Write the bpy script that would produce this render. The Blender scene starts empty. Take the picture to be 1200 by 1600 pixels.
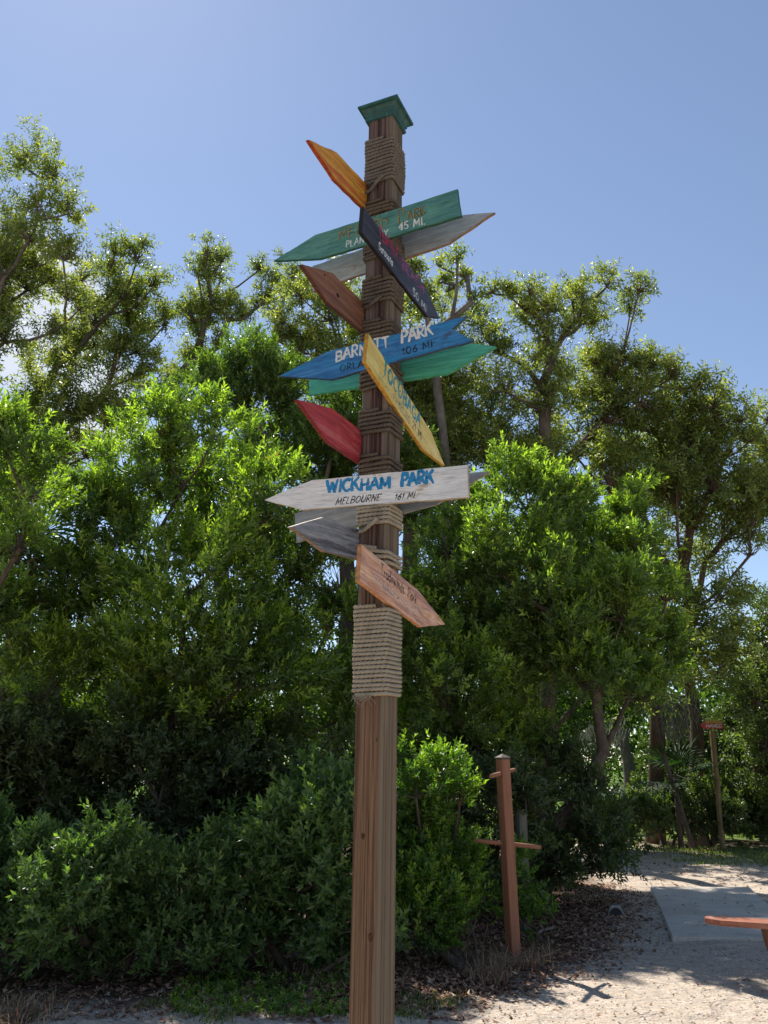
import bpy, bmesh, math, random
import numpy as np
from mathutils import Matrix, Vector
rng = np.random.default_rng(7)
random.seed(7)
scene = bpy.context.scene
COL = scene.collection

# ------------------------------------------------------------------ camera
FPX = 1300.0
PITCH = math.atan(395 / 1300); ROLL = math.radians(.8)
CAM = np.array([0, 0, 1.6])
fw = np.array([0, math.cos(PITCH), math.sin(PITCH)])
_r = np.array([1., 0, 0]); _u = np.array([0, -math.sin(PITCH), math.cos(PITCH)])
RT = math.cos(ROLL) * _r + math.sin(ROLL) * _u
UP = -math.sin(ROLL) * _r + math.cos(ROLL) * _u
cd = bpy.data.cameras.new('camera'); cam = bpy.data.objects.new('camera', cd); COL.objects.link(cam)
cd.sensor_fit = 'VERTICAL'; cd.sensor_height = 24; cd.lens = 24 * FPX / 1600
cd.clip_start = .05; cd.clip_end = 3000
m = Matrix.Identity(4)
for i in range(3):
    m[i][0] = RT[i]; m[i][1] = UP[i]; m[i][2] = -fw[i]; m[i][3] = CAM[i]
cam.matrix_world = m
scene.camera = cam

def ray(x, y): return fw * FPX + RT * (x - 600) + UP * (800 - y)
def at(x, y, Y):
    d = ray(x, y); return CAM + d * (Y / d[1])
def ground(x, y):
    d = ray(x, y); return CAM - d * (1.6 / d[2])

# ------------------------------------------------------------------ light
SUN_EL = math.radians(55); SUN_AZ = math.radians(-28)
w = bpy.data.worlds.new('World'); scene.world = w; w.use_nodes = True
nt = w.node_tree; bg = nt.nodes['Background']
sky = nt.nodes.new('ShaderNodeTexSky'); sky.sky_type = 'NISHITA'; sky.sun_disc = False
sky.sun_elevation = SUN_EL; sky.sun_rotation = SUN_AZ
sky.air_density = 1.0; sky.dust_density = .12; sky.ozone_density = 2.5; sky.altitude = 0
hsv = nt.nodes.new('ShaderNodeHueSaturation'); hsv.inputs['Hue'].default_value = .501
hsv.inputs['Saturation'].default_value = .9
nt.links.new(sky.outputs[0], hsv.inputs['Color'])
# a few thin clouds low on the left
tcw = nt.nodes.new('ShaderNodeTexCoord'); msum = None
for (cx, cy, wdt) in ((30, 500, .9945), (150, 640, .9975)):
    dv = ray(cx, cy); dv = dv / np.linalg.norm(dv); dp = nt.nodes.new('ShaderNodeVectorMath'); dp.operation = 'DOT_PRODUCT'; dp.inputs[1].default_value = tuple(dv)
    nt.links.new(tcw.outputs['Generated'], dp.inputs[0]); mr = nt.nodes.new('ShaderNodeMapRange'); mr.interpolation_type = 'SMOOTHSTEP'
    mr.inputs[1].default_value = wdt - (1 - wdt) * .6; mr.inputs[2].default_value = 1; nt.links.new(dp.outputs['Value'], mr.inputs[0])
    if msum is None: msum = mr.outputs[0]
    else:
        ad = nt.nodes.new('ShaderNodeMath'); ad.operation = 'MAXIMUM'; nt.links.new(msum, ad.inputs[0]); nt.links.new(mr.outputs[0], ad.inputs[1]); msum = ad.outputs[0]
nz = nt.nodes.new('ShaderNodeTexNoise'); nz.inputs['Scale'].default_value = 9; nz.inputs['Detail'].default_value = 7; nt.links.new(tcw.outputs['Generated'], nz.inputs['Vector'])
mm = nt.nodes.new('ShaderNodeMath'); mm.operation = 'MULTIPLY'; nt.links.new(nz.outputs['Fac'], mm.inputs[0]); nt.links.new(msum, mm.inputs[1])
m2 = nt.nodes.new('ShaderNodeMapRange'); m2.interpolation_type = 'SMOOTHSTEP'; m2.inputs[1].default_value = .12; m2.inputs[2].default_value = .5; m2.inputs[4].default_value = .85; nt.links.new(mm.outputs[0], m2.inputs[0])
mxc = nt.nodes.new('ShaderNodeMixRGB'); mxc.inputs[2].default_value = (5.6, 5.9, 6.4, 1); nt.links.new(m2.outputs[0], mxc.inputs[0]); nt.links.new(hsv.outputs[0], mxc.inputs[1]); nt.links.new(mxc.outputs[0], bg.inputs[0])
bg.inputs[1].default_value = .081
sd = bpy.data.lights.new('sun', 'SUN'); sd.energy = 4.5; sd.angle = math.radians(.53); sd.color = (1, .95, .87)
sun = bpy.data.objects.new('sun', sd); COL.objects.link(sun)
sv = Vector((math.sin(SUN_AZ) * math.cos(SUN_EL), math.cos(SUN_AZ) * math.cos(SUN_EL), math.sin(SUN_EL)))
sun.rotation_euler = sv.to_track_quat('Z', 'Y').to_euler(); sun.location = (0, 0, 30)
vs = scene.view_settings; vs.view_transform = 'Standard'; vs.look = 'None'; vs.gamma = 1; vs.use_curve_mapping = False
vs.exposure = .88
scene.cycles.max_bounces = 10; scene.cycles.transparent_max_bounces = 8
scene.cycles.transmission_bounces = 8; scene.cycles.diffuse_bounces = 7; scene.cycles.glossy_bounces = 2

# ------------------------------------------------------------------ helpers
def tag(o, label=None, cat=None, group=None, kind=None):
    if label: o['label'] = label
    if cat: o['category'] = cat
    if group: o['group'] = group
    if kind: o['kind'] = kind
    return o
def empty(name, loc=(0, 0, 0), rz=0, parent=None):
    o = bpy.data.objects.new(name, None); COL.objects.link(o); o.location = loc; o.rotation_euler[2] = rz
    o.empty_display_size = .1
    if parent: o.parent = parent
    return o
def link(name, me, mat=None, parent=None, loc=None):
    o = bpy.data.objects.new(name, me); COL.objects.link(o)
    if mat is not None and not me.materials: me.materials.append(mat)
    if parent: o.parent = parent
    if loc is not None: o.location = loc
    return o
def npmesh(name, V, F, smooth=False, attrs=None):
    """V (n,3), F (m,k) all faces of the same size"""
    V = np.asarray(V, np.float32); F = np.asarray(F, np.int32); k = F.shape[1]
    me = bpy.data.meshes.new(name)
    me.vertices.add(len(V)); me.vertices.foreach_set('co', V.ravel())
    me.loops.add(F.size); me.loops.foreach_set('vertex_index', F.ravel())
    me.polygons.add(len(F)); me.polygons.foreach_set('loop_start', np.arange(0, F.size, k, dtype=np.int32))
    me.polygons.foreach_set('loop_total', np.full(len(F), k, np.int32))
    if smooth: me.polygons.foreach_set('use_smooth', np.ones(len(F), bool))
    me.update(calc_edges=True)
    for an, av in (attrs or {}).items():
        a = me.attributes.new(an, 'FLOAT', 'POINT'); a.data.foreach_set('value', np.asarray(av, np.float32).ravel())
    return me
def bmmesh(name, bm, smooth=False):
    me = bpy.data.meshes.new(name); bm.normal_update(); bm.to_mesh(me); bm.free()
    if smooth:
        for p in me.polygons: p.use_smooth = True
    return me
def box(bm, c, s, rot=None, bev=0):
    mt = Matrix.Translation(Vector(c)) @ (rot.to_4x4() if rot else Matrix.Identity(4)) @ Matrix.Diagonal((s[0], s[1], s[2], 1))
    r = bmesh.ops.create_cube(bm, size=1, matrix=mt)
    if bev:
        es = {e for v in r['verts'] for e in v.link_edges}
        bmesh.ops.bevel(bm, geom=list(es), offset=bev, segments=2, affect='EDGES')
def prism(bm, pts, z0, z1):
    b = [bm.verts.new((p[0], p[1], z0)) for p in pts]; t = [bm.verts.new((p[0], p[1], z1)) for p in pts]
    n = len(pts)
    bm.faces.new(list(reversed(b))); bm.faces.new(t)
    for i in range(n): bm.faces.new((b[i], b[(i + 1) % n], t[(i + 1) % n], t[i]))
def unit(v):
    v = np.asarray(v, float); return v / np.maximum(np.linalg.norm(v, axis=-1, keepdims=True), 1e-9)
def frames(D):
    ref = np.where(np.abs(D[:, 2:3]) > .9, np.array([[1., 0, 0]]), np.array([[0, 0, 1.]]))
    A = unit(np.cross(D, ref)); B = np.cross(D, A); return A, B
def tubes(P, Q, r0, r1, k=6):
    """tapered tubes from P to Q, batched"""
    P = np.asarray(P, float); Q = np.asarray(Q, float); n = len(P)
    D = unit(Q - P); A, B = frames(D)
    ang = np.arange(k) * 2 * math.pi / k
    ring = A[:, None] * np.cos(ang)[None, :, None] + B[:, None] * np.sin(ang)[None, :, None]
    V = np.concatenate([P[:, None] + ring * np.asarray(r0)[:, None, None], Q[:, None] + ring * np.asarray(r1)[:, None, None]], 1)
    i = np.arange(k); j = (i + 1) % k
    f = np.stack([i, j, j + k, i + k], 1)
    F = (f[None] + (np.arange(n) * 2 * k)[:, None, None]).reshape(-1, 4)
    return V.reshape(-1, 3), F
def sweep(path, rad, k=8, closed=False):
    """one continuous tube along a path, radii per point"""
    P = np.asarray(path, float); n = len(P)
    T = unit(np.gradient(P, axis=0)); A = np.zeros_like(P)
    a = np.cross(T[0], [0, 0, 1.]);
    if np.linalg.norm(a) < .1: a = np.cross(T[0], [1., 0, 0])
    a = a / np.linalg.norm(a)
    for i in range(n):
        a = a - T[i] * (a @ T[i]); a /= np.linalg.norm(a); A[i] = a
    B = np.cross(T, A); ang = np.arange(k) * 2 * math.pi / k
    rad = np.broadcast_to(np.asarray(rad, float), (n,))
    V = P[:, None] + (A[:, None] * np.cos(ang)[None, :, None] + B[:, None] * np.sin(ang)[None, :, None]) * rad[:, None, None]
    i = np.arange(k); j = (i + 1) % k
    f = np.stack([i, j, j + k, i + k], 1)
    F = (f[None] + (np.arange(n - 1) * k)[:, None, None]).reshape(-1, 4)
    return V.reshape(-1, 3), F
def join(parts):
    Vs, Fs, o = [], [], 0
    for V, F in parts: Vs.append(V); Fs.append(F + o); o += len(V)
    return np.concatenate(Vs), np.concatenate(Fs)

# ------------------------------------------------------------------ materials
class NM:
    def __init__(s, name):
        s.m = bpy.data.materials.new(name); s.m.use_nodes = True; s.t = s.m.node_tree; s.b = s.t.nodes['Principled BSDF']
        s.out = s.t.nodes['Material Output']
    def n(s, ty, **kw):
        nd = s.t.nodes.new('ShaderNode' + ty)
        for k, v in kw.items():
            if k.startswith('i_'):
                nd.inputs[k[2:].replace('_', ' ')].default_value = v
            else: setattr(nd, k, v)
        return nd
    def l(s, a, b): s.t.links.new(a, b)
    def coord(s, kind='Object', scale=(1, 1, 1), loc=(0, 0, 0)):
        tc = s.n('TexCoord'); mp = s.n('Mapping'); mp.inputs['Scale'].default_value = scale; mp.inputs['Location'].default_value = loc
        s.l(tc.outputs[kind], mp.inputs[0]); return mp.outputs[0]
    def noise(s, vec, scale, detail=5, rough=.6, dist=0):
        nd = s.n('TexNoise'); nd.inputs['Scale'].default_value = scale; nd.inputs['Detail'].default_value = detail
        nd.inputs['Roughness'].default_value = rough; nd.inputs['Distortion'].default_value = dist
        s.l(vec, nd.inputs['Vector']); return nd.outputs['Fac']
    def ramp(s, fac, stops, interp='LINEAR'):
        r = s.n('ValToRGB'); r.color_ramp.interpolation = interp; e = r.color_ramp.elements
        while len(e) < len(stops): e.new(.5)
        for el, (p, c) in zip(e, stops):
            el.position = p; el.color = (*c, 1) if len(c) == 3 else c
        s.l(fac, r.inputs[0]); return r.outputs[0]
    def mix(s, fac, a, b, mode='MIX'):
        x = s.n('MixRGB', blend_type=mode)
        for sock, v in ((x.inputs[0], fac), (x.inputs[1], a), (x.inputs[2], b)):
            if isinstance(v, (int, float)): sock.default_value = v
            elif isinstance(v, tuple): sock.default_value = (*v, 1)
            else: s.l(v, sock)
        return x.outputs[0]
    def bump(s, h, strength=.4, dist=.01, prev=None):
        b = s.n('Bump'); b.inputs['Strength'].default_value = strength; b.inputs['Distance'].default_value = dist
        s.l(h, b.inputs['Height'])
        if prev is not None: s.l(prev, b.inputs['Normal'])
        s.l(b.outputs[0], s.b.inputs['Normal']); return b.outputs[0]
    def base(s, c, rough=.7, spec=.3):
        if isinstance(c, tuple): s.b.inputs['Base Color'].default_value = (*c, 1)
        else: s.l(c, s.b.inputs['Base Color'])
        s.b.inputs['Roughness'].default_value = rough; s.b.inputs['Specular IOR Level'].default_value = spec
        return s.m
def g3(v): return (v, v, v)

def leaf_mat(name, dark, mid, young, trans=.45, rough=.38, tr_col=None, spec=.45):
    k = NM(name)
    a = k.n('Attribute', attribute_name='tone')
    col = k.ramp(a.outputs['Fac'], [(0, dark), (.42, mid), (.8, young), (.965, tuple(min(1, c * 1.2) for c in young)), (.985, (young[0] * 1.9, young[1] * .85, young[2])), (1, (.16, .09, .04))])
    k.base(col, rough, spec)
    tr = k.n('BsdfTranslucent')
    tc = k.mix(1.0, col, tr_col or (1.7, 2.1, .55), 'MULTIPLY'); k.l(tc, tr.inputs[0])
    mx = k.n('MixShader'); mx.inputs[0].default_value = trans
    k.l(k.b.outputs[0], mx.inputs[1]); k.l(tr.outputs[0], mx.inputs[2]); k.l(mx.outputs[0], k.out.inputs[0])
    return k.m
def bark_mat(name, a=(.04, .03, .024), b=(.14, .11, .085), sc=1.):
    k = NM(name); v = k.coord('Object', (6 * sc, 6 * sc, 1.6 * sc))
    f = k.noise(v, 4, 8, .7, .5)
    c = k.ramp(f, [(.3, a), (.7, b)]); g = k.noise(k.coord('Object'), 1.3, 4)
    c = k.mix(k.ramp(g, [(.45, g3(0)), (.7, g3(.6))]), c, tuple(x * 1.6 for x in b))
    k.bump(f, .8, .03); return k.base(c, .9, .1)

# ------------------------------------------------------------------ vegetation
def noise3(P, f, seed=0):
    """cheap smooth pseudo noise"""
    r = np.random.default_rng(seed); s = np.zeros(len(P))
    for _ in range(6):
        d = unit(r.normal(size=3)) * f * r.uniform(.6, 1.6); s += np.sin(P @ d + r.uniform(0, 6.28))
    return s / 6
def leaves(B, D, per, leaf, width, stem, spread=(1.25, .45), tone=None, fold=.25, droop=0.):
    """shoots at B along D: 'per' leaves round each stem. returns V,F,tone"""
    n = len(B); j = np.arange(per)[None, :].repeat(n, 0)
    t = (j + rng.uniform(0, .6, (n, per))) / per
    az = j * 2.4 + rng.uniform(0, 6.28, (n, 1)) + rng.normal(0, .25, (n, per))
    el = spread[0] + (spread[1] - spread[0]) * t + rng.normal(0, .12, (n, per))
    A, C = frames(D)
    rad = A[:, None] * np.cos(az)[..., None] + C[:, None] * np.sin(az)[..., None]
    L = D[:, None] * np.cos(el)[..., None] + rad * np.sin(el)[..., None]
    L[..., 2] -= droop
    L = unit(L)
    N = unit(D[:, None] - L * np.sum(D[:, None] * L, -1, keepdims=True) + rng.normal(0, .25, L.shape))
    S = unit(np.cross(L, N)); N = np.cross(S, L)
    P = B[:, None] + D[:, None] * (t * np.asarray(stem).reshape(-1, 1))[..., None]
    ln = (leaf * rng.uniform(.65, 1.15, (n, per)))[..., None]; wd = ln * width * .5
    v0 = P; v2 = P + L * ln - N * ln * rng.uniform(0, .22, ln.shape)
    mid = P + L * ln * .45
    v1 = mid + S * wd + N * wd * fold * 2; v3 = mid - S * wd + N * wd * fold * 2
    V = np.stack([v0, v1, v2, v3], 2).reshape(-1, 3)
    i = np.arange(n * per)[:, None] * 4
    F = np.concatenate([i + [0, 1, 2], i + [0, 2, 3]], 1).reshape(-1, 3)
    tn = rng.uniform(0, 1, (n, 1)) if tone is None else tone[:, None]
    T = np.clip(tn + (t - .5) * .2 + rng.normal(0, .08, (n, per)), 0, .95 + .05 * (rng.uniform(0, 1, (n, per)) < .02)) + .03 * (rng.uniform(0, 1, (n, per)) < .012)
    return V, F, T.reshape(-1).repeat(4)

def plant(name, label, cat, dist, clumps, lm, bm_, base, leaf=.09, width=.33, per=12, stem=.22, dens=1., sub=14, spread=(1.25, .45),
          jit=.8, up=.5, group=None, trunk_r=.12, tone=(.1, .6), young=.35, shell=.62, squash=.8, fork=.45, flat=0., droop=0.,
          sub_r=.42, min_z=.05, twig_r=.006, stems=1, wiggle=.05, clip=None, bridge=0., elong=1.5, thin=.5):
    """clumps: (px, py, r_px[, depth offset]); base: ground point (x, y). Trunk, limbs to every clump, leafy shoots inside clumps."""
    C, R = [], []
    for c in clumps:
        Y = dist + (c[3] if len(c) > 3 else rng.uniform(-jit, jit)); C.append(at(c[0], c[1], Y)); R.append(c[2] * Y / FPX)
    C = np.array(C); R = np.array(R)
    keep = C[:, 2] > min_z; C = C[keep]; R = R[keep]
    if bridge:
        eC, eR = [], []
        for i in range(len(C)):
            for j in range(i):
                dd = np.linalg.norm(C[i] - C[j])
                if .9 * (R[i] + R[j]) < dd < bridge * (R[i] + R[j]) and rng.uniform() < .55:
                    eC.append((C[i] + C[j]) / 2 + rng.normal(0, .15, 3) * (R[i] + R[j]) - [0, 0, .15 * (R[i] + R[j])]); eR.append((R[i] + R[j]) * .5 * rng.uniform(.5, .85))
        if eC: C = np.concatenate([C, eC]); R = np.concatenate([R, eR])
    base = np.array([base[0], base[1], 0.])
    root = empty(name, base); tag(root, label, cat, group)
    segs, nodes, par = [], [base - [0, 0, .1]], [-1]
    fz = C[:, 2].min() * fork + .3
    top = base + (np.append(C[:, :2].mean(0), 0) - [base[0], base[1], 0]) * .35; top[2] = fz
    for s in range(stems):
        b = base + np.array([rng.normal(0, .12), rng.normal(0, .12), -.1]) * (s > 0); nodes.append(b); par.append(0 if s else -1)
        k0 = len(nodes) - 1
        t2 = top + np.array([rng.normal(0, .3), rng.normal(0, .3), 0]) * (stems > 1)
        for f in (.33, .66, 1):
            nodes.append(b + (t2 - b) * f + rng.normal(0, wiggle * .6, 3) * [1, 1, 0]); par.append(len(nodes) - 2 if f > .33 else k0)
    order = np.argsort(np.linalg.norm(C - top, axis=1)); cn = {}; plen = []; chain = {}
    for ci in order:
        N = np.array(nodes); d = np.linalg.norm(N - C[ci], axis=1)
        if len(plen) < len(nodes):
            for q_ in range(len(plen), len(nodes)): plen.append(0 if par[q_] < 0 else plen[par[q_]] + np.linalg.norm(N[q_] - N[par[q_]]))
        d = d + .62 * np.array(plen); pen = np.where(N[:, 2] > C[ci, 2] + .15, 1.5, 0) + np.where(N[:, 2] < fz - .05, 50, 0)
        j = int(np.argmin(d + pen)); a = np.array(nodes[j]); q = C[ci] - [0, 0, R[ci] * .35]
        L = np.linalg.norm(q - a); p = j; ns = max(2, int(L / .5)); bend = np.array([0, 0, -.06 * L]) + rng.normal(0, wiggle * L * .6, 3); chain[ci] = []
        for s in range(1, ns + 1):
            t = s / ns; pt = a + (q - a) * t + bend * 4 * t * (1 - t) + rng.normal(0, wiggle * .5 * L / ns, 3) * (s < ns)
            nodes.append(pt); par.append(p); p = len(nodes) - 1; chain[ci].append(p)
        cn[ci] = p
    N = np.array(nodes); nn = len(N); ar = np.zeros(nn); 
    for ci, ch_ in chain.items():
        for p in ch_: ar[p] += R[ci] ** 2 / len(ch_)
    for i in range(nn - 1, 0, -1):
        if par[i] >= 0: ar[par[i]] += ar[i]
    rr = trunk_r * np.sqrt(np.maximum(ar, 1e-4) / max(ar.max(), 1e-4)) ** 1.25 + twig_r
    idx = [i for i in range(nn) if par[i] >= 0]; pi = [par[i] for i in idx]
    flare = np.where(N[pi][:, 2] < .1, 1.35, 1.)
    V, F = tubes(N[pi] - base, N[idx] + (N[idx] - N[pi]) * .06 - base, np.minimum(rr[pi], rr[idx] * 1.5) * flare, rr[idx], 8)
    link('trunk', npmesh('trunk', V, F, True), bm_, root)
    # sub clusters
    SB, SD, SG, ST, tw0, tw1, r0 = [], [], [], [], [], [], []
    for ci in range(len(C)):
        ns = max(3, int(sub * rng.uniform(.8, 1.2)))
        d = unit(rng.normal(size=(ns, 3)) + [0, 0, .35]); rad = rng.uniform(shell, 1, (ns, 1)) * R[ci]
        S = C[ci] + d * rad * [1, 1, squash]
        S = S[S[:, 2] > min_z + .02]
        if not len(S): continue
        hub = N[cn[ci]]
        mid = hub + (S - hub) * .5 + rng.normal(0, .05 * R[ci], S.shape) - [0, 0, .08 * R[ci]]
        tw0 += [hub.repeat(1)[None].repeat(len(S), 0), mid]; tw1 += [mid, S]; r0 += [np.full(len(S), twig_r * 1.8), np.full(len(S), twig_r)]
        rs = R[ci] * sub_r; m_ = max(3, int(dens * 60 * rs ** 2 / (per * leaf * leaf * width * .5) / 60 * 13))
        ctone = rng.uniform(tone[0], tone[1]) * .35 + np.interp(0, [0, 1], [0, 0])
        ax = unit((S - C[ci]) / R[ci] * [1, 1, .8] + [0, 0, up] + rng.normal(0, .4, S.shape))[:, None]
        el_ = elong * rng.uniform(.6, 1.35, (len(S), 1, 1)); t_ = rng.uniform(-.45, 1, (len(S), m_, 1))
        o = ax * t_ * rs * el_ + rng.normal(size=(len(S), m_, 3)) * rs * thin * (1 - .62 * np.clip(t_, 0, 1)) * [1, 1, 1 - flat * .5]
        B = S[:, None] + o
        D = unit(ax * 1.1 + (o - ax * t_ * rs * el_) / (rs * thin) * .45 + np.array([0, 0, up * .5]) + rng.normal(0, .3, o.shape))
        SB.append(B.reshape(-1, 3)); SD.append(D.reshape(-1, 3))
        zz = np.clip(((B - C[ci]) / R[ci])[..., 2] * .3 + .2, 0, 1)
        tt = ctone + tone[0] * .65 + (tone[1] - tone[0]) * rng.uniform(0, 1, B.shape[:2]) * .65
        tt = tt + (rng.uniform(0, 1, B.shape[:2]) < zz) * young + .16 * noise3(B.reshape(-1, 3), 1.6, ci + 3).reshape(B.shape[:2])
        tt = np.clip(tt, 0, .86); tt[rng.uniform(0, 1, tt.shape) < .006] = 1.1
        ST.append(tt.reshape(-1))
    B = np.concatenate(SB); D = np.concatenate(SD); T = np.concatenate(ST)
    hole = noise3(B, 3.2 / max(R.mean(), .2), len(clumps)) > .42
    k_ = (B[:, 2] > min_z) & ~hole
    if clip is not None: k_ &= clip(B)
    B, D, T = B[k_], D[k_], T[k_]
    sl = stem * rng.uniform(.6, 1.25, len(B))
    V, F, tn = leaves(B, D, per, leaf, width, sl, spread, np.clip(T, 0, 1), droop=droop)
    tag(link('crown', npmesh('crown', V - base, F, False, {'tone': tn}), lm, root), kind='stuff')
    h_ = rng.uniform(0, 1, len(B)) < .4; B, D, sl = B[h_], D[h_], sl[h_]
    tw0 = np.concatenate(tw0 + [B]); tw1 = np.concatenate(tw1 + [B + D * sl[:, None] * .95]); r0 = np.concatenate(r0 + [np.full(len(B), twig_r * .45)])
    V, F = tubes(tw0 - base, tw1 - base, r0, r0 * .6, 3)
    tag(link('branches', npmesh('branches', V, F), bm_, root), kind='stuff')
    STAT.append((name, len(tn) // 4))
    return root
STAT = []
# ================================================================== SETTING
def mat_ground():
    k = NM('sandy_soil'); v = k.coord('Object')
    big = k.noise(v, .55, 6, .62, .3); fine = k.noise(v, 60, 6, .7); grit = k.noise(v, 14, 5, .75)
    sand = k.ramp(grit, [(.3, (.37, .3, .235)), (.55, (.48, .4, .32)), (.75, (.56, .485, .405))])
    sand = k.mix(k.ramp(fine, [(.35, g3(.75)), (.5, g3(0))]), sand, (.2, .165, .13))
    # soil and leaf-mould area by place: a band under the shrubs
    sep = k.n('SeparateXYZ'); k.l(v, sep.inputs[0])
    def mth(op, a, b=None):
        q = k.n('Math', operation=op)
        for s, x in ((0, a), (1, b)):
            if x is None: continue
            if isinstance(x, (int, float)): q.inputs[s].default_value = x
            else: k.l(x, q.inputs[s])
        return q.outputs[0]
    # edge of sand path: x*? + y line
    wob = mth('MULTIPLY', mth('SUBTRACT', big, .5), 3.0)
    f = mth('ADD', mth('SUBTRACT', mth('MULTIPLY', sep.outputs[0], 1.35), mth('MULTIPLY', sep.outputs[1], .42)), wob)   # >1.3 sand
    ex_ = mth('EXPONENT', mth('MULTIPLY', mth('MAXIMUM', mth('SUBTRACT', sep.outputs[1], 6.0), 0.), -1 / 3.2))
    near = mth('SUBTRACT', mth('ADD', sep.outputs[0], mth('MULTIPLY', wob, .35)), mth('ADD', mth('MULTIPLY', mth('SUBTRACT', 1., ex_), 3.3), .2))
    near = mth('MINIMUM', near, mth('SUBTRACT', 19.6, sep.outputs[1])); near = mth('MAXIMUM', near, mth('ADD', mth('MULTIPLY', mth('SUBTRACT', 6.55, sep.outputs[1]), 2.), mth('SUBTRACT', mth('MULTIPLY', wob, .5), .3)))
    msk = k.n('MapRange'); k.l(near, msk.inputs[0]); msk.inputs[1].default_value = -.45; msk.inputs[2].default_value = .2
    lit = k.ramp(k.noise(v, 22, 6, .75), [(.3, (.03, .022, .016)), (.5, (.1, .065, .045)), (.72, (.22, .16, .11))])
    col = k.mix(msk.outputs[0], lit, sand)
    # far lawn
    yf = k.n('MapRange'); k.l(mth('ADD', sep.outputs[1], wob), yf.inputs[0]); yf.inputs[1].default_value = 20; yf.inputs[2].default_value = 22
    lawn = k.ramp(k.noise(v, 3, 5), [(.3, (.06, .1, .02)), (.7, (.13, .2, .04))])
    col = k.mix(yf.outputs[0], col, lawn)
    h = k.mix(.5, grit, fine); pb = k.bump(k.noise(v, 4.5, 4, .55, .6), .8, .12); k.bump(h, .7, .02, pb)
    return k.base(col, .95, .1)
# sheet: fine near the camera, stretched to the horizon
def gz(x, y):
    return (.02 * np.sin(x * 1.3 + .4 * y) + .015 * np.sin(y * 2.1 - x * .7) + .008 * np.sin(x * 6.1 + y * 4.3) + .006 * np.sin(y * 9.3 - x * 5.1)) * np.exp(-np.maximum(0, np.hypot(x, y) - 18) / 20)
xs = np.concatenate([-np.geomspace(600, 8.2, 22), np.linspace(-8, 12, 161), np.geomspace(12.3, 600, 22)])
ys = np.concatenate([-np.geomspace(600, 1.2, 14), np.linspace(-1, 20, 171), np.geomspace(20.3, 900, 26)])
X, Y = np.meshgrid(xs, ys); Z = gz(X, Y)
n0, n1 = X.shape; ii = np.arange(n0 * n1).reshape(n0, n1)
F = np.stack([ii[:-1, :-1], ii[:-1, 1:], ii[1:, 1:], ii[1:, :-1]], -1).reshape(-1, 4)
gr = link('ground', npmesh('ground', np.stack([X, Y, Z], -1).reshape(-1, 3), F, True), mat_ground())
tag(gr, 'sandy ground with brown soil under the shrubs', kind='structure')

# concrete slab
k = NM('concrete'); v = k.coord('Object')
c = k.ramp(k.noise(v, 3, 6, .7), [(.3, (.5, .44, .38)), (.7, (.6, .54, .47))])
c = k.mix(k.ramp(k.noise(v, 1.4, 7, .75, .5), [(.5, g3(0)), (.62, g3(.4))]), c, (.3, .25, .19))
c = k.mix(k.ramp(k.noise(v, 90, 3), [(.38, g3(.6)), (.48, g3(0))]), c, (.22, .2, .18)); k.bump(k.noise(v, 120, 4), .3, .004)
M_conc = k.base(c, .9, .15)
q = [ground(1016, 1390), ground(1172, 1391), ground(1262, 1474), ground(1050, 1471)]
bm = bmesh.new(); prism(bm, [(p[0], p[1]) for p in q], -.08, .042)
bmesh.ops.recalc_face_normals(bm, faces=bm.faces); bmesh.ops.bevel(bm, geom=bm.edges[:], offset=.012, segments=2, affect='EDGES')
o = link('concrete_slab', bmmesh('concrete_slab', bm), M_conc)
tag(o, 'rectangular pale concrete slab set in the sandy path', 'concrete slab')

# pale road behind the lawn
k = NM('far_road'); v = k.coord('Object'); M_road = k.base(k.ramp(k.noise(v, .6, 3), [(.3, (.38, .36, .33)), (.7, (.5, .48, .45))]), .9)
V = np.array([[-80, 62, .03], [90, 62, .03], [90, 74, .03], [-80, 74, .03]]); o = link('far_road', npmesh('far_road', V, [[0, 1, 2, 3]]), M_road)
tag(o, 'pale road seen through gaps in the trees', kind='structure')

M_bark = bark_mat('bark_brown'); M_barkg = bark_mat('bark_grey', (.06, .05, .042), (.19, .165, .14))
M_barkr = bark_mat('bark_reddish', (.04, .026, .02), (.16, .11, .085), 1.6)
L_bright = leaf_mat('leaf_glossy', (.062, .092, .032), (.125, .185, .048), (.3, .38, .06), .47, .34, (1.6, 2., .5), .6)
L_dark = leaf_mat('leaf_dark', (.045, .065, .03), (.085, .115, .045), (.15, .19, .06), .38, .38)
L_olive = leaf_mat('leaf_olive', (.08, .115, .034), (.165, .22, .062), (.31, .34, .1), .52, .4, (1.5, 1.55, .6))
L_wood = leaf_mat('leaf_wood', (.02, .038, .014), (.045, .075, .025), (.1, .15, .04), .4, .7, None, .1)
L_low = leaf_mat('leaf_low', (.055, .095, .038), (.1, .165, .055), (.2, .27, .075), .38, .36)
L_lime = leaf_mat('leaf_lime', (.045, .09, .02), (.1, .18, .035), (.24, .33, .05), .45, .34)

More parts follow.
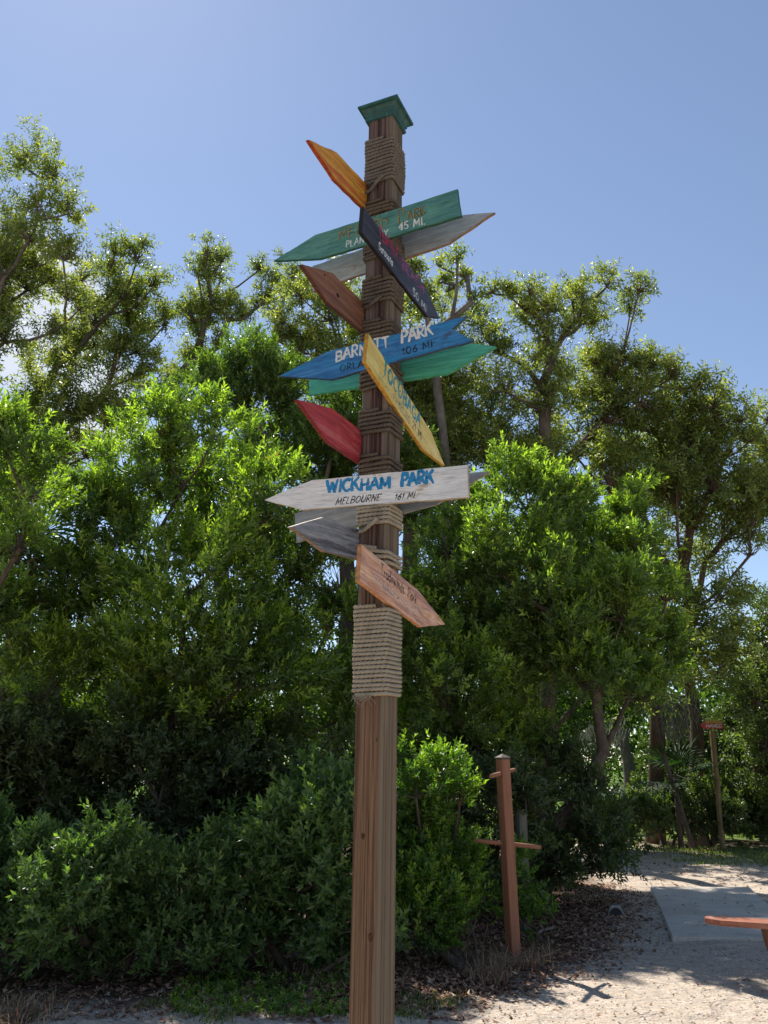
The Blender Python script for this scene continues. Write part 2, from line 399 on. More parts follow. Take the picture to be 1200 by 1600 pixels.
# ---- tall trees behind (olive crowns against the sky)
G = 'tall trees behind the shrubs'
OL = dict(leaf=.115, width=.32, per=7, stem=.22, dens=.42, sub=20, up=.25, jit=1.2, shell=.15, sub_r=.3, flat=.2, bridge=1.9, tone=(.1, .75), young=.35, spread=(1.4, .7), twig_r=.009, squash=.95)
plant('tall_tree', 'tallest tree at the left edge with open crown and spreading bare limbs', 'tree', 15,
      [(-40, 260, 70), (40, 250, 48), (88, 268, 38), (60, 330, 50), (108, 325, 36), (0, 380, 60), (100, 395, 42), (128, 432, 28), (45, 440, 50), (-70, 450, 90), (10, 520, 50), (125, 478, 22),
       (-40, 600, 80), (-100, 330, 80), (-20, 470, 60)], L_olive, M_barkg, (-9.2, 15), trunk_r=.15, group=G, **OL)
plant('tall_tree', 'second tall tree from the left with rounded olive crown', 'tree', 17,
      [(180, 390, 26), (215, 398, 34), (240, 440, 32), (172, 440, 34), (150, 500, 40), (205, 500, 45), (258, 500, 28), (110, 560, 50), (170, 590, 55), (230, 570, 38), (60, 600, 50), (100, 640, 60),
       (30, 680, 50), (250, 630, 25), (170, 655, 40), (60, 730, 60), (150, 720, 45), (0, 760, 60)], L_olive, M_bark, (-7.3, 17), trunk_r=.15, group=G, **OL)
plant('tall_tree', 'slim tree with brownish crown and a bent grey stem left of the signpost', 'tree', 18,
      [(325, 388, 24), (310, 425, 24), (345, 430, 20), (328, 478, 38), (298, 492, 26), (358, 492, 26), (400, 475, 24), (405, 418, 16), (438, 490, 28), (458, 430, 30), (425, 440, 16), (300, 560, 30), (270, 590, 25), (220, 600, 20)],
      L_olive, M_barkg, (-3.2, 18.5), trunk_r=.15, group=G, **OL)
plant('tall_tree', 'broad olive tree directly behind the signpost boards', 'tree', 17,
      [(470, 455, 34), (520, 475, 42), (540, 430, 30), (500, 540, 50), (550, 520, 50), (610, 540, 55), (640, 600, 60), (690, 480, 30), (700, 520, 42), (560, 600, 60), (600, 660, 60), (500, 600, 45), (700, 600, 55), (740, 570, 36), (720, 660, 60), (660, 690, 50), (765, 640, 40), (640, 480, 35), (610, 620, 50), (660, 560, 45), (700, 740, 60), (770, 720, 60), (640, 760, 50), (430, 520, 34), (460, 560, 45), (820, 700, 50)],
      L_olive, M_bark, (.6, 17.5), trunk_r=.15, group=G, **OL)
plant('tall_tree', 'thin bare topped tree rising just right of the black board', 'tree', 15.5,
      [(655, 430, 20), (685, 412, 14), (715, 402, 18), (730, 430, 12), (700, 450, 18), (665, 470, 25), (735, 470, 14), (640, 395, 10)], L_olive, M_barkg, (1.2, 16), trunk_r=.09, group=G,
      **{**OL, 'dens': .3, 'sub': 12})
plant('tall_tree', 'umbrella shaped tree with dark forked limbs right of the signpost', 'tree', 16,
      [(768, 452, 20), (750, 490, 22), (828, 450, 22), (820, 495, 30), (868, 478, 30), (905, 448, 26), (948, 440, 30), (998, 450, 20), (985, 478, 22), (930, 495, 32), (780, 540, 36), (860, 555, 40), (920, 565, 36), (970, 555, 30),
       (1020, 565, 24), (1050, 583, 22), (850, 630, 45), (1090, 600, 20), (960, 615, 38), (790, 600, 40), (1120, 640, 26)], L_olive, M_bark, (2.9, 16.5), trunk_r=.15, group=G, fork=.5, **{**OL, 'jit': 1.})
plant('tall_tree', 'drooping olive tree with a thick curved limb at the right edge', 'tree', 16.2,
      [(850, 680, 30), (930, 610, 40), (1000, 618, 45), (1060, 620, 42), (1115, 625, 38), (1155, 650, 30), (900, 665, 38), (860, 715, 38), (980, 690, 55), (1060, 690, 55), (1130, 700, 55), (1195, 700, 45), (1000, 780, 60), (1080, 780, 60),
       (1160, 790, 55), (1230, 760, 60), (1170, 860, 26), (1100, 860, 45), (1030, 860, 40), (1120, 925, 40), (1085, 980, 55), (1140, 1000, 45), (1125, 1035, 42), (1060, 1050, 40), (1180, 1040, 34), (1200, 650, 30), (880, 620, 36), (950, 650, 45), (1020, 660, 50), (900, 700, 45), (830, 740, 45), (950, 740, 55), (1030, 730, 55), (1110, 750, 55), (1050, 940, 50), (1010, 1080, 40), (1150, 930, 30), (1190, 760, 50)],
      L_olive, M_barkr, (6.2, 20), trunk_r=.17, group=G, fork=1.15, wiggle=.025, **{**OL, 'jit': 1.2, 'droop': .25, 'tone': (.2, .6), 'dens': .42, 'leaf': .12, 'bridge': 1.4, 'sub': 18, 'shell': .25})
plant('tall_tree', 'shaded tree low at the right edge below the sky gap', 'tree', 18,
      [(1190, 1010, 30), (1230, 960, 40), (1180, 1080, 45), (1220, 1130, 50), (1175, 1120, 30), (1250, 1050, 70), (1180, 1190, 38), (1230, 1200, 50), (1195, 935, 14), (1170, 925, 10)], L_dark, M_bark, (10.5, 19), trunk_r=.2, group=G,
      **{**OL, 'dens': .6})

plant('tall_tree', 'half hidden tree added behind the right shrub to shade the far path and fill gaps', 'tree', 19,  # added tree, sited so its crown shades the far sand path
      [(800, 880, 60), (880, 860, 60), (760, 950, 60), (900, 930, 60), (960, 900, 50), (860, 990, 55), (1000, 960, 45), (960, 1000, 40), (700, 860, 50), (720, 800, 50)], L_dark, M_bark, (3.6, 19.6), trunk_r=.14, group=G, **{**OL, 'dens': .7, 'leaf': .13})
# ---- big glossy shrubs
SH = 'big glossy shrubs behind the signpost'
GL = dict(leaf=.085, width=.34, per=11, stem=.2, dens=1.0, sub=16, up=.75, spread=(1.15, .35), tone=(.15, .55), young=.5, twig_r=.005, shell=.6, sub_r=.38, stems=4, fork=.3)
plant('glossy_shrub', 'large sunlit shrub filling the left of the signpost', 'shrub', 9.6,
      [(250, 665, 45), (335, 670, 45), (385, 705, 45), (200, 725, 55), (290, 740, 60), (350, 800, 80), (420, 790, 60), (140, 805, 50), (220, 830, 80), (300, 900, 90), (400, 900, 80), (480, 870, 60), (530, 900, 60), (120, 900, 50), (95, 980, 50),
       (180, 970, 80), (280, 1020, 90), (380, 1040, 90), (490, 1010, 80), (560, 1000, 60), (160, 1080, 80), (260, 1130, 80), (400, 1140, 80), (530, 1100, 70), (70, 1070, 60)],
      L_bright, M_bark, (-2.4, 10), trunk_r=.09, group=SH, **{**GL, 'dens': .85})
plant('glossy_shrub', 'bright shrub cut by the left edge of the picture', 'shrub', 8.2,
      [(15, 700, 50), (-40, 690, 60), (45, 770, 36), (-10, 790, 70), (30, 850, 36), (-30, 880, 60), (-60, 980, 80), (0, 930, 40)], L_bright, M_bark, (-4.6, 8.6), trunk_r=.07, group=SH, **GL)
plant('glossy_shrub', 'taller darker shrub rising behind the large left shrub', 'shrub', 13.0,
      [(380, 545, 30), (370, 590, 42), (430, 585, 42), (400, 640, 55), (320, 610, 34), (465, 640, 50), (520, 690, 55), (480, 730, 60), (555, 640, 45), (560, 740, 60), (260, 640, 30), (600, 700, 50), (440, 700, 60), (540, 820, 60), (620, 800, 60), (640, 740, 50)],
      L_bright, M_bark, (-.9, 13.4), trunk_r=.12, group=SH, **{**GL, 'tone': (.05, .4), 'young': .25})
plant('glossy_shrub', 'large sunlit shrub right of the signpost overhanging the path', 'shrub', 10.8,
      [(700, 850, 45), (745, 800, 45), (800, 745, 36), (830, 790, 50), (885, 800, 42), (700, 930, 70), (790, 880, 70), (880, 870, 60), (950, 830, 42), (1003, 770, 20), (985, 810, 26), (1000, 870, 45), (870, 940, 75), (970, 950, 60), (760, 1000, 85),
       (880, 1010, 80), (1010, 1010, 45), (700, 1080, 75), (820, 1090, 75), (930, 1060, 55), (650, 980, 40), (1040, 930, 30), (1035, 1060, 30), (660, 1160, 60), (780, 1170, 60), (980, 1080, 40)],
      L_bright, M_bark, (2.0, 11.3), trunk_r=.1, group=SH, **GL)
# ---- shaded shrubs under and behind
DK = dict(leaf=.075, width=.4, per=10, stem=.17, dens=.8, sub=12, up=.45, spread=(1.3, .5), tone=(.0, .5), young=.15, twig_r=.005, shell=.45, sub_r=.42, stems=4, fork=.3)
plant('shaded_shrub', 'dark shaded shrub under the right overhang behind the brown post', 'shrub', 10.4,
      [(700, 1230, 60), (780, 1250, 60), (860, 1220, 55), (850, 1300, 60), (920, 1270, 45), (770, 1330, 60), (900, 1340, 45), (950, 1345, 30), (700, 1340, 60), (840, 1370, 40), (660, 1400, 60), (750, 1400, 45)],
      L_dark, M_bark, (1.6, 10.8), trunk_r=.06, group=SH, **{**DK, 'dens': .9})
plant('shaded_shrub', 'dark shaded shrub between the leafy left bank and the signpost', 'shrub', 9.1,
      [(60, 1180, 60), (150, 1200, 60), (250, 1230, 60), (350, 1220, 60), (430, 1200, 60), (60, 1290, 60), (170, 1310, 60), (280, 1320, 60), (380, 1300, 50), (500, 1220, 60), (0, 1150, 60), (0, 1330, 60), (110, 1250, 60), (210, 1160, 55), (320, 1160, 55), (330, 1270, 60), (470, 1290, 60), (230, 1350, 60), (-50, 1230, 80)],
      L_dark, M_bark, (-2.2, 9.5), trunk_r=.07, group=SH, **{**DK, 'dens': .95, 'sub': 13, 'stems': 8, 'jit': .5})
# ---- low bushes
LO = 'low bushes along the sandy edge'
LW = dict(leaf=.06, width=.42, per=10, stem=.14, dens=1.0, sub=14, up=.7, spread=(1.2, .4), tone=(.1, .55), young=.2, twig_r=.004, shell=.5, sub_r=.4, stems=5, fork=.2, jit=.35)
plant('low_bush', 'low bush with upright bluish green shoots just left of the signpost', 'bush', 7.2,
      [(500, 1235, 38), (535, 1280, 50), (455, 1290, 50), (500, 1350, 70), (400, 1380, 70), (560, 1430, 55), (450, 1440, 70), (360, 1440, 60), (520, 1480, 40)], L_low, M_bark, (-.7, 7.4), trunk_r=.03, group=LO, **{**LW, 'leaf': .07})
plant('low_bush', 'lime leaved bush just right of the signpost', 'bush', 7.9,
      [(640, 1185, 14), (650, 1235, 30), (688, 1213, 32), (718, 1245, 24), (665, 1300, 46), (705, 1330, 30), (690, 1370, 44), (725, 1400, 26), (650, 1430, 50), (690, 1440, 36), (640, 1370, 45)], L_lime, M_bark, (.7, 7.7), trunk_r=.03, group=LO, **{**LW, 'leaf': .058, 'young': .4, 'tone': (.1, .5)})
plant('low_bush', 'wide low bush speckled with yellow in the bottom left corner', 'bush', 7.0,
      [(290, 1420, 65), (200, 1425, 75), (100, 1430, 75), (0, 1430, 80), (150, 1495, 45), (40, 1490, 50), (260, 1490, 45), (330, 1490, 36), (-70, 1440, 80), (180, 1330, 36), (40, 1360, 50), (290, 1372, 30), (95, 1372, 30), (150, 1370, 30), (-20, 1330, 50)], L_low, M_bark, (-2.1, 7.2), trunk_r=.03, group=LO, **{**LW, 'tone': (.05, .5)})
plant('low_bush', 'small twiggy bush behind the brown post beside the grey post', 'bush', 8.7,
      [(812, 1335, 12), (815, 1375, 14), (838, 1430, 18), (800, 1420, 18)], L_lime, M_bark, (1.5, 8.8), trunk_r=.015, group=LO, **{**LW, 'leaf': .055, 'jit': .1})
# ---- undergrowth along the far end of the path
UG = 'dark undergrowth at the end of the path'
for i, (lb, dd, cl) in enumerate((
    ('leafy undergrowth on the left of the path end', 17.5, [(960, 1290, 26), (1000, 1280, 26), (940, 1320, 24), (985, 1315, 20), (920, 1290, 30), (1030, 1290, 20)]),
    ('leafy undergrowth below the thick reddish trunk', 18.8, [(1040, 1272, 34), (1080, 1262, 34), (1060, 1292, 22), (1110, 1278, 30), (1010, 1265, 26), (1140, 1285, 24), (1010, 1295, 22)]),
    ('leafy undergrowth at the right edge beneath the mango sign', 19.2, [(1120, 1250, 30), (1130, 1270, 28), (1170, 1260, 34), (1210, 1270, 36), (1150, 1295, 18), (1190, 1300, 18), (1250, 1260, 50)]))):
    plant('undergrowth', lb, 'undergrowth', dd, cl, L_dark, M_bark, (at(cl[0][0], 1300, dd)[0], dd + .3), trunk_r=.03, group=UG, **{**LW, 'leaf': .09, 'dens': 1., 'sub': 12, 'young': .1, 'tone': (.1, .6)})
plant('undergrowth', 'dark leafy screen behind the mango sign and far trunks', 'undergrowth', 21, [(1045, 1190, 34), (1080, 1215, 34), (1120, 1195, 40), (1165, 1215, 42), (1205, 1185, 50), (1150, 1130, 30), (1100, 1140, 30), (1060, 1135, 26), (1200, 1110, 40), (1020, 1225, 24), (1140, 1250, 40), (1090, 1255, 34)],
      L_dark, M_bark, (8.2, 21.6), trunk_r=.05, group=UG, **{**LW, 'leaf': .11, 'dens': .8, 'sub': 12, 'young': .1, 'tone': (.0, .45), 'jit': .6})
# ---- far trunks behind the opening
def far_trunk(label, px, y0, y1, d, r, dx=0., mat=M_bark):
    a = at(px, y0, d); b = at(px + dx, y1, d); root = empty('bare_trunk', (a[0], d, 0)); tag(root, label, 'tree', 'trunks behind the path opening')
    t = np.linspace(0, 1, 14)[:, None]; p0 = np.array([a[0], d, -.1]); p = p0 + (b - p0) * t + np.stack([np.sin(t[:, 0] * 7 + px) * .06 * r * 8, t[:, 0] * 0, t[:, 0] * 0], 1)
    V, F = sweep(p - [a[0], d, 0], r * (1.25 - .5 * t[:, 0]) * (1 + .08 * np.sin(t[:, 0] * 23)), 12)
    ang = np.arctan2(V[:, 1], V[:, 0]); 
    link('trunk', npmesh('trunk', V, F, True), mat, root); return root, b
far_trunk('dark trunk just left of the mango sign', 1090, 1260, 1060, 19.6, .16, -12, M_bark)
far_trunk('straight orange brown pine trunk seen through the opening', 936, 1240, 1120, 26, .13, 0, M_barkr)
far_trunk('short pale trunk left of the thick reddish trunk', 978, 1260, 1140, 24, .17, 0, M_barkg)
far_trunk('thin leaning trunk between the two thick trunks', 1075, 1230, 1100, 18, .045, -58, M_bark)
far_trunk('dark trunk behind the large left shrub', 262, 1330, 1000, 10.6, .13, -10, M_bark)
far_trunk('slender trunk right of the dark left trunk', 330, 1330, 1060, 11.5, .06, 20, M_bark)

# ---- far wood, dense mass closing the view (one mass)
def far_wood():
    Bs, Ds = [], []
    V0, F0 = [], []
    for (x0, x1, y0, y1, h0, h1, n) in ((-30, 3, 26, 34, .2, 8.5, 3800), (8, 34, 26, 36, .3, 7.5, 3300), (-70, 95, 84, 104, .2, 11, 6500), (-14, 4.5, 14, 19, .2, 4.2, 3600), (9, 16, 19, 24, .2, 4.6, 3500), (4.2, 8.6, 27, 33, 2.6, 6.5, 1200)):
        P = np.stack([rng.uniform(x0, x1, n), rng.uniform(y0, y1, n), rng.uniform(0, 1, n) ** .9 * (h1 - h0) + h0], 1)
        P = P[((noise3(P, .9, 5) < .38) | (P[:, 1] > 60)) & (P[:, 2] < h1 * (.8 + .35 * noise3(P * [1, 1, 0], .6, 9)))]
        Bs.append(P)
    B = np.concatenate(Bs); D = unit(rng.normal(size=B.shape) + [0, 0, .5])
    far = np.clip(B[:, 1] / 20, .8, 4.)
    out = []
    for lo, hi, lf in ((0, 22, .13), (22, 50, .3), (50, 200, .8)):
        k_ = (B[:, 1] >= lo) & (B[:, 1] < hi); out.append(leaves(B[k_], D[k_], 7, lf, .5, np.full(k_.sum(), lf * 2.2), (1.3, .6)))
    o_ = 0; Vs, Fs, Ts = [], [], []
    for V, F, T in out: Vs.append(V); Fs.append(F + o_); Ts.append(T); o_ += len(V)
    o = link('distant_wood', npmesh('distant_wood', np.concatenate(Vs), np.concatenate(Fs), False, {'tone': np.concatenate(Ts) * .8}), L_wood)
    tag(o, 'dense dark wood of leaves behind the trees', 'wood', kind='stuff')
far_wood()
# ================================================================== SIGNPOST
TH = math.radians(24); H = .07; TB = .02
PX, PY = at(581, 1600, 3.69)[0], 3.69
P0 = np.array([PX, PY, 0.])
uu = np.array([math.cos(TH), -math.sin(TH), 0]); vv = np.array([math.sin(TH), math.cos(TH), 0]); ZZ = np.array([0, 0, 1.])
post = empty('signpost', (PX, PY, 0)); tag(post, 'tall square wooden signpost wrapped in rope with painted arrow boards', 'signpost')

def mat_post():
    k = NM('weathered_post_wood'); v = k.coord('Object')
    mp = k.n('Mapping'); mp.inputs['Rotation'].default_value = (0, 0, TH); mp.inputs['Scale'].default_value = (1, 1.3, .035); k.l(v, mp.inputs[0])
    wv = k.n('TexWave', wave_type='BANDS', bands_direction='X'); wv.inputs['Scale'].default_value = 7; wv.inputs['Distortion'].default_value = 22; wv.inputs['Detail'].default_value = 2; wv.inputs['Detail Scale'].default_value = .8; k.l(mp.outputs[0], wv.inputs[0])
    n1 = k.noise(k.coord('Object', (30, 30, .3)), 1, 7, .68, .6); g1 = k.mix(.22, n1, wv.outputs['Fac']); g2 = k.noise(k.coord('Object', (160, 160, 2.5)), 1, 4, .7)
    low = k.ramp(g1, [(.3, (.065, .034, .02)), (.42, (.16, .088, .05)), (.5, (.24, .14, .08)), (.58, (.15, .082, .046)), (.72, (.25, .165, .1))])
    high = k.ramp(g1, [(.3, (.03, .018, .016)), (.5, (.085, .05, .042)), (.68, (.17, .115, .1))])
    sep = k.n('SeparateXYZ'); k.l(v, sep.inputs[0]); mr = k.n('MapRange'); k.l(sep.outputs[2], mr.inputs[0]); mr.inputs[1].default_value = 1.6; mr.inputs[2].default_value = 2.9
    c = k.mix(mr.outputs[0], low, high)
    c = k.mix(k.ramp(g2, [(.36, g3(.8)), (.5, g3(0))]), c, (.04, .025, .018))
    gy = k.noise(k.coord('Object', (9, 9, .5)), 1, 3); c = k.mix(k.ramp(gy, [(.52, g3(0)), (.68, g3(.6))]), c, (.23, .2, .17))
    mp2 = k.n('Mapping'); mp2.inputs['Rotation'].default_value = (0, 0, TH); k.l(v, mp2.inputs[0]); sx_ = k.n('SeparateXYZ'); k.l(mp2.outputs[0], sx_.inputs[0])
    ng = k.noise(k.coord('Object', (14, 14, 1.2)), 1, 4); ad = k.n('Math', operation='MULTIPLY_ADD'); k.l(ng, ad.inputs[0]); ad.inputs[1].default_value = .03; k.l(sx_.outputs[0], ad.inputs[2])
    right_grey = k.ramp(ad.outputs[0], [(.05, g3(0)), (.066, g3(.7))]); c = k.mix(right_grey, c, k.ramp(g1, [(.35, (.1, .078, .052)), (.6, (.19, .155, .11))]))  # greyer tone over the right face and the right part of the front
    gn = k.mix(.5, g1, g2); k.bump(gn, .9, .006); return k.base(c, .85, .2)
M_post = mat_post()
def post_mesh():
    # square profile with rounded corners, long drying checks cut into the faces
    prof = []
    nside = 40; cr = .006
    for s in range(4):
        for i in range(nside):
            t = -1 + 2 * (i + .5) / nside
            e = H - (cr if abs(t) > .93 else 0)
            a, b = (t * (H - .002), -e)
            c_, s_ = [(1, 0), (0, 1), (-1, 0), (0, -1)][s]
            prof.append((a * c_ - b * s_, a * s_ + b * c_, s, t))
    zs = np.append(np.arange(-.3, 4.84, .07), 4.9)
    cracks = [(0, .28, 2.6, 3.6, .006), (0, -.4, 1.9, 2.7, .005), (1, -.72, -.3, 1.75, .016), (1, .1, 2.5, 3.4, .008), (0, .1, 4.0, 4.45, .007), (1, .2, 4.2, 5.0, .009), (0, -.2, 4.5, 5.0, .008), (0, .6, 2.2, 2.6, .006), (1, -.15, 3.3, 4.2, .007), (0, .45, 3.1, 3.9, .006)]
    V = []
    for z in zs:
        for (x, y, s, t) in prof:
            d = .0012 * math.sin(t * 23 + s * 3 + z * .6) + .0008 * math.sin(t * 51 + z * 1.3)
            for (cs, ct, z0, z1, dep) in cracks:
                if cs == s and z0 < z < z1 and abs(t - ct - .02 * math.sin(z * 3)) < .045: d -= dep * 1.8 * min(1, (z - z0) * 5, (z1 - z) * 5)
            n = [(0, -1), (1, 0), (0, 1), (-1, 0)][s]
            X_, Y_ = x + n[0] * d, y + n[1] * d
            q = uu * X_ + vv * Y_; V.append((q[0], q[1], z))
    k_ = len(prof); i = np.arange(k_); j = (i + 1) % k_; f = np.stack([i, j, j + k_, i + k_], 1)
    F = (f[None] + (np.arange(len(zs) - 1) * k_)[:, None, None]).reshape(-1, 4)
    return npmesh('post', V, F)
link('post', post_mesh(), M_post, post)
def post_knot(a, z, r):
    bm = bmesh.new(); o_ = uu * a - vv * (H + .0012); n_ = 14
    vs = [bm.verts.new(tuple(o_ + uu * math.cos(t) * r * (1 + .2 * math.sin(3 * t)) + ZZ * (z + math.sin(t) * r * 1.7))) for t in np.linspace(0, 2 * math.pi, n_, endpoint=False)]
    c_ = bm.verts.new(tuple(o_ - vv * .0012 + ZZ * z))
    for i in range(n_): bm.faces.new((vs[i], vs[(i + 1) % n_], c_))
    link('knot', bmmesh('knot', bm), M_pknot, post)
k = NM('post_knot'); M_pknot = k.base(k.ramp(k.noise(k.coord('Object'), 120, 4), [(.35, (.03, .017, .01)), (.65, (.11, .06, .035))]), .9, .1)
for a_, z_, r_ in ((-.02, 1.32, .008), (.035, 1.7, .005), (.02, .95, .01), (-.035, 2.12, .006), (.01, 3.62, .006)): post_knot(a_, z_, r_)

# cap: moulded steps flaring to a wide flat top
k = NM('cap_paint'); v = k.coord('Object', (40, 40, 8)); n_ = k.noise(v, 1, 5)
M_cap = k.base(k.ramp(n_, [(.3, (.012, .05, .047)), (.6, (.025, .09, .08)), (.75, (.06, .16, .135))]), .55, .4); k.bump(n_, .3, .003)
bm = bmesh.new()
prof = [(.0, 4.884), (.0725, 4.885), (.083, 4.886), (.084, 4.902), (.079, 4.904), (.08, 4.914), (.088, 4.919), (.089, 4.929), (.085, 4.932), (.091, 4.942), (.101, 4.95), (.098, 4.953), (.114, 4.955), (.115, 4.968), (.111, 4.97), (.0, 4.99)]
rings = []
for r, z in prof:
    rings.append([bm.verts.new(tuple(uu * a * r + vv * b * r + ZZ * z)) for a, b in ((-1, -1), (1, -1), (1, 1), (-1, 1))])
for a, b in zip(rings, rings[1:]):
    for i in range(4):
        try: bm.faces.new((a[i], a[(i + 1) % 4], b[(i + 1) % 4], b[i]))
        except Exception: pass
bmesh.ops.remove_doubles(bm, verts=bm.verts, dist=1e-5); bmesh.ops.recalc_face_normals(bm, faces=bm.faces)
tag(link('post_cap', bmmesh('post_cap', bm), M_cap, post), 'teal moulded cap on the post top')

# ---- rope
def mat_rope(name, a, b, c_):
    k = NM(name); v = k.coord('Object'); f = k.noise(v, 260, 4, .7); g = k.noise(v, 18, 4)
    col = k.ramp(f, [(.3, a), (.55, b), (.75, c_)]); col = k.mix(k.ramp(g, [(.5, g3(0)), (.72, g3(.5))]), col, a)
    k.bump(f, .8, .002); return k.base(col, .95, .08)
M_rope = mat_rope('rope_tan', (.15, .125, .09), (.36, .31, .235), (.5, .45, .36))
M_ropet = mat_rope('rope_bleached', (.06, .05, .042), (.165, .145, .12), (.31, .28, .24))
M_ropeg = mat_rope('rope_grey', (.04, .032, .025), (.125, .102, .08), (.24, .205, .165))
def rope_path(z0, turns, rr, pitch, amp, seed, tilt=0.):
    r = random.Random(seed); hh = H + rr * .92; cr = .012
    # rounded square perimeter points (unit parameter)
    pts = []
    for s in range(4):
        c_, s_ = [(1, 0), (0, 1), (-1, 0), (0, -1)][s]
        for i in range(26):
            t = -1 + 2 * i / 26; a = t * (hh - cr); pts.append((a * c_ + hh * s_, a * s_ - hh * c_))
        for i in range(6):
            an = -math.pi / 2 + (i / 6) * math.pi / 2; a = hh - cr + cr * math.cos(an); b = -(hh - cr) + cr * math.sin(an)
            pts.append((a * c_ - b * s_, a * s_ + b * c_))
    n = len(pts); out = []; ph = [r.uniform(0, 6.28) for _ in range(6)]
    for q in range(int(turns * n)):
        x, y = pts[q % n]; t = q / n
        wob = amp * (math.sin(t * 6.28 + ph[0]) + .6 * math.sin(t * 2.3 * 6.28 + ph[1]) + .5 * math.sin(t * .37 * 6.28 + ph[2]))
        g = 1 + .02 * math.sin(t * 3.1 * 6.28 + ph[3])
        out.append(uu * x * g + vv * y * g + ZZ * (z0 + t * pitch + wob + tilt * (x + y * .3)))
    return np.array(out)
def rope_mesh(path, rr, lay=.066):
    d = np.linalg.norm(np.diff(path, axis=0), axis=1); s = np.concatenate([[0], np.cumsum(d)])
    ns = int(s[-1] / .0052); si = np.linspace(0, s[-1], ns); P = np.stack([np.interp(si, s, path[:, i]) for i in range(3)], 1)
    T = unit(np.gradient(P, axis=0)); A = unit(np.cross(T, ZZ)); B = np.cross(A, T); k_ = 12
    ang = np.arange(k_)[None] * 2 * math.pi / k_; tw = si[:, None] * 2 * math.pi / lay
    rad = rr * (.56 + .46 * np.abs(np.cos(1.5 * (ang - tw))) ** .8) * (1 + .03 * np.sin(si[:, None] * 61))
    V = P[:, None] + A[:, None] * (np.cos(ang) * rad)[..., None] + B[:, None] * (np.sin(ang) * rad)[..., None]
    i = np.arange(k_); j = (i + 1) % k_; f = np.stack([i, j, j + k_, i + k_], 1)
    F = (f[None] + (np.arange(ns - 1) * k_)[:, None, None]).reshape(-1, 4)
    e0 = np.array([[0, 1, 2, 3]]) * 0
    return V.reshape(-1, 3), F
def zpix(x, y):  # height on the post's front face seen at a pixel
    n = -vv; d = ray(x, y); s = ((P0 + n * H - CAM) @ n) / (d @ n); return (CAM + d * s)[2]
def rope(y0, y1, label, rr=.0098, gap=1.1, mat=None, amp=.0012, seed=1, fringe=0, x=590, turns=None, tilt=0., tail=0.):
    za, zb = zpix(x, y1), zpix(x, y0); tn = turns or max(1, round((zb - za) / (2 * rr * gap)))
    pitch = (zb - za) / tn
    parts = [rope_mesh(rope_path(za + pitch * .4, tn + .15, rr, pitch, amp, seed, tilt), rr)]
    r = random.Random(seed)
    for q in range(fringe):   # loose frayed strands at the end of the rope
        a = r.uniform(-.065, .02); st = uu * a + -vv * (H + .016) + ZZ * (za + .005); L = r.uniform(.02, .06)
        dr = uu * r.uniform(-.6, .6) - ZZ * r.uniform(.5, 1) - vv * r.uniform(0, .4)
        p = np.array([st + dr * L * t + uu * .012 * math.sin(t * 4 + q) for t in np.linspace(0, 1, 6)])
        parts.append(sweep(p, np.linspace(.0016, .0006, 6), 5))
    if tail:
        p = np.array([uu * (.03 - .09 * t) - vv * (H + .024 + .006 * math.sin(t * 5)) + ZZ * (za + .022 - tail * t - .012 * math.sin(t * 3.1)) for t in np.linspace(0, 1, 14)]); parts.append(rope_mesh(p, rr))
        for q in range(9):
            dr = -uu * r.uniform(.2, 1) - ZZ * r.uniform(.2, 1.2) - vv * r.uniform(-.2, .5); parts.append(sweep(np.array([p[-1] + dr * .03 * t + uu * .006 * math.sin(t * 5 + q) for t in np.linspace(0, 1, 5)]), np.linspace(.002, .0006, 5), 5))
    V, F = join([(a, b) for a, b in parts])
    tag(link('rope_wrap', npmesh('rope_wrap', V, F, True), mat or M_ropeg, post), label)
rope(222, 287, 'grey rope wrap with a frayed end near the top', .0095, 1.12, M_ropet, seed=1, tail=.07, fringe=14, amp=.0015)
rope(318, 336, 'short rope wrap above the green board', seed=2, amp=.002)
rope(372, 404, 'rope wrap behind the black board', seed=3, amp=.003, tilt=.08)
rope(438, 474, 'four turn rope wrap level with the brown board', .0098, tail=.04, seed=4, amp=.0015)
rope(503, 540, 'rope wrap above the blue board', .0098, seed=5, amp=.002)
rope(572, 607, 'rope wrap behind the yellow board', .0098, seed=6, amp=.003, tilt=.06)
rope(644, 678, 'rope wrap level with the red board', .0098, seed=7, amp=.0015)
rope(715, 745, 'rope wrap above the white board', .0098, seed=8, amp=.003)
rope(788, 820, 'rope wrap below the white board', .0098, tail=.05, seed=9, amp=.0015, mat=M_rope)
rope(858, 880, 'loose rope wrap sagging over the orange wood board', .0098, seed=10, amp=.004, tilt=-.16, mat=M_rope)
rope(950, 1088, 'long tan rope wrap of many turns at mid height', .0096, 1.0, seed=11, fringe=26, amp=.001, mat=M_rope)

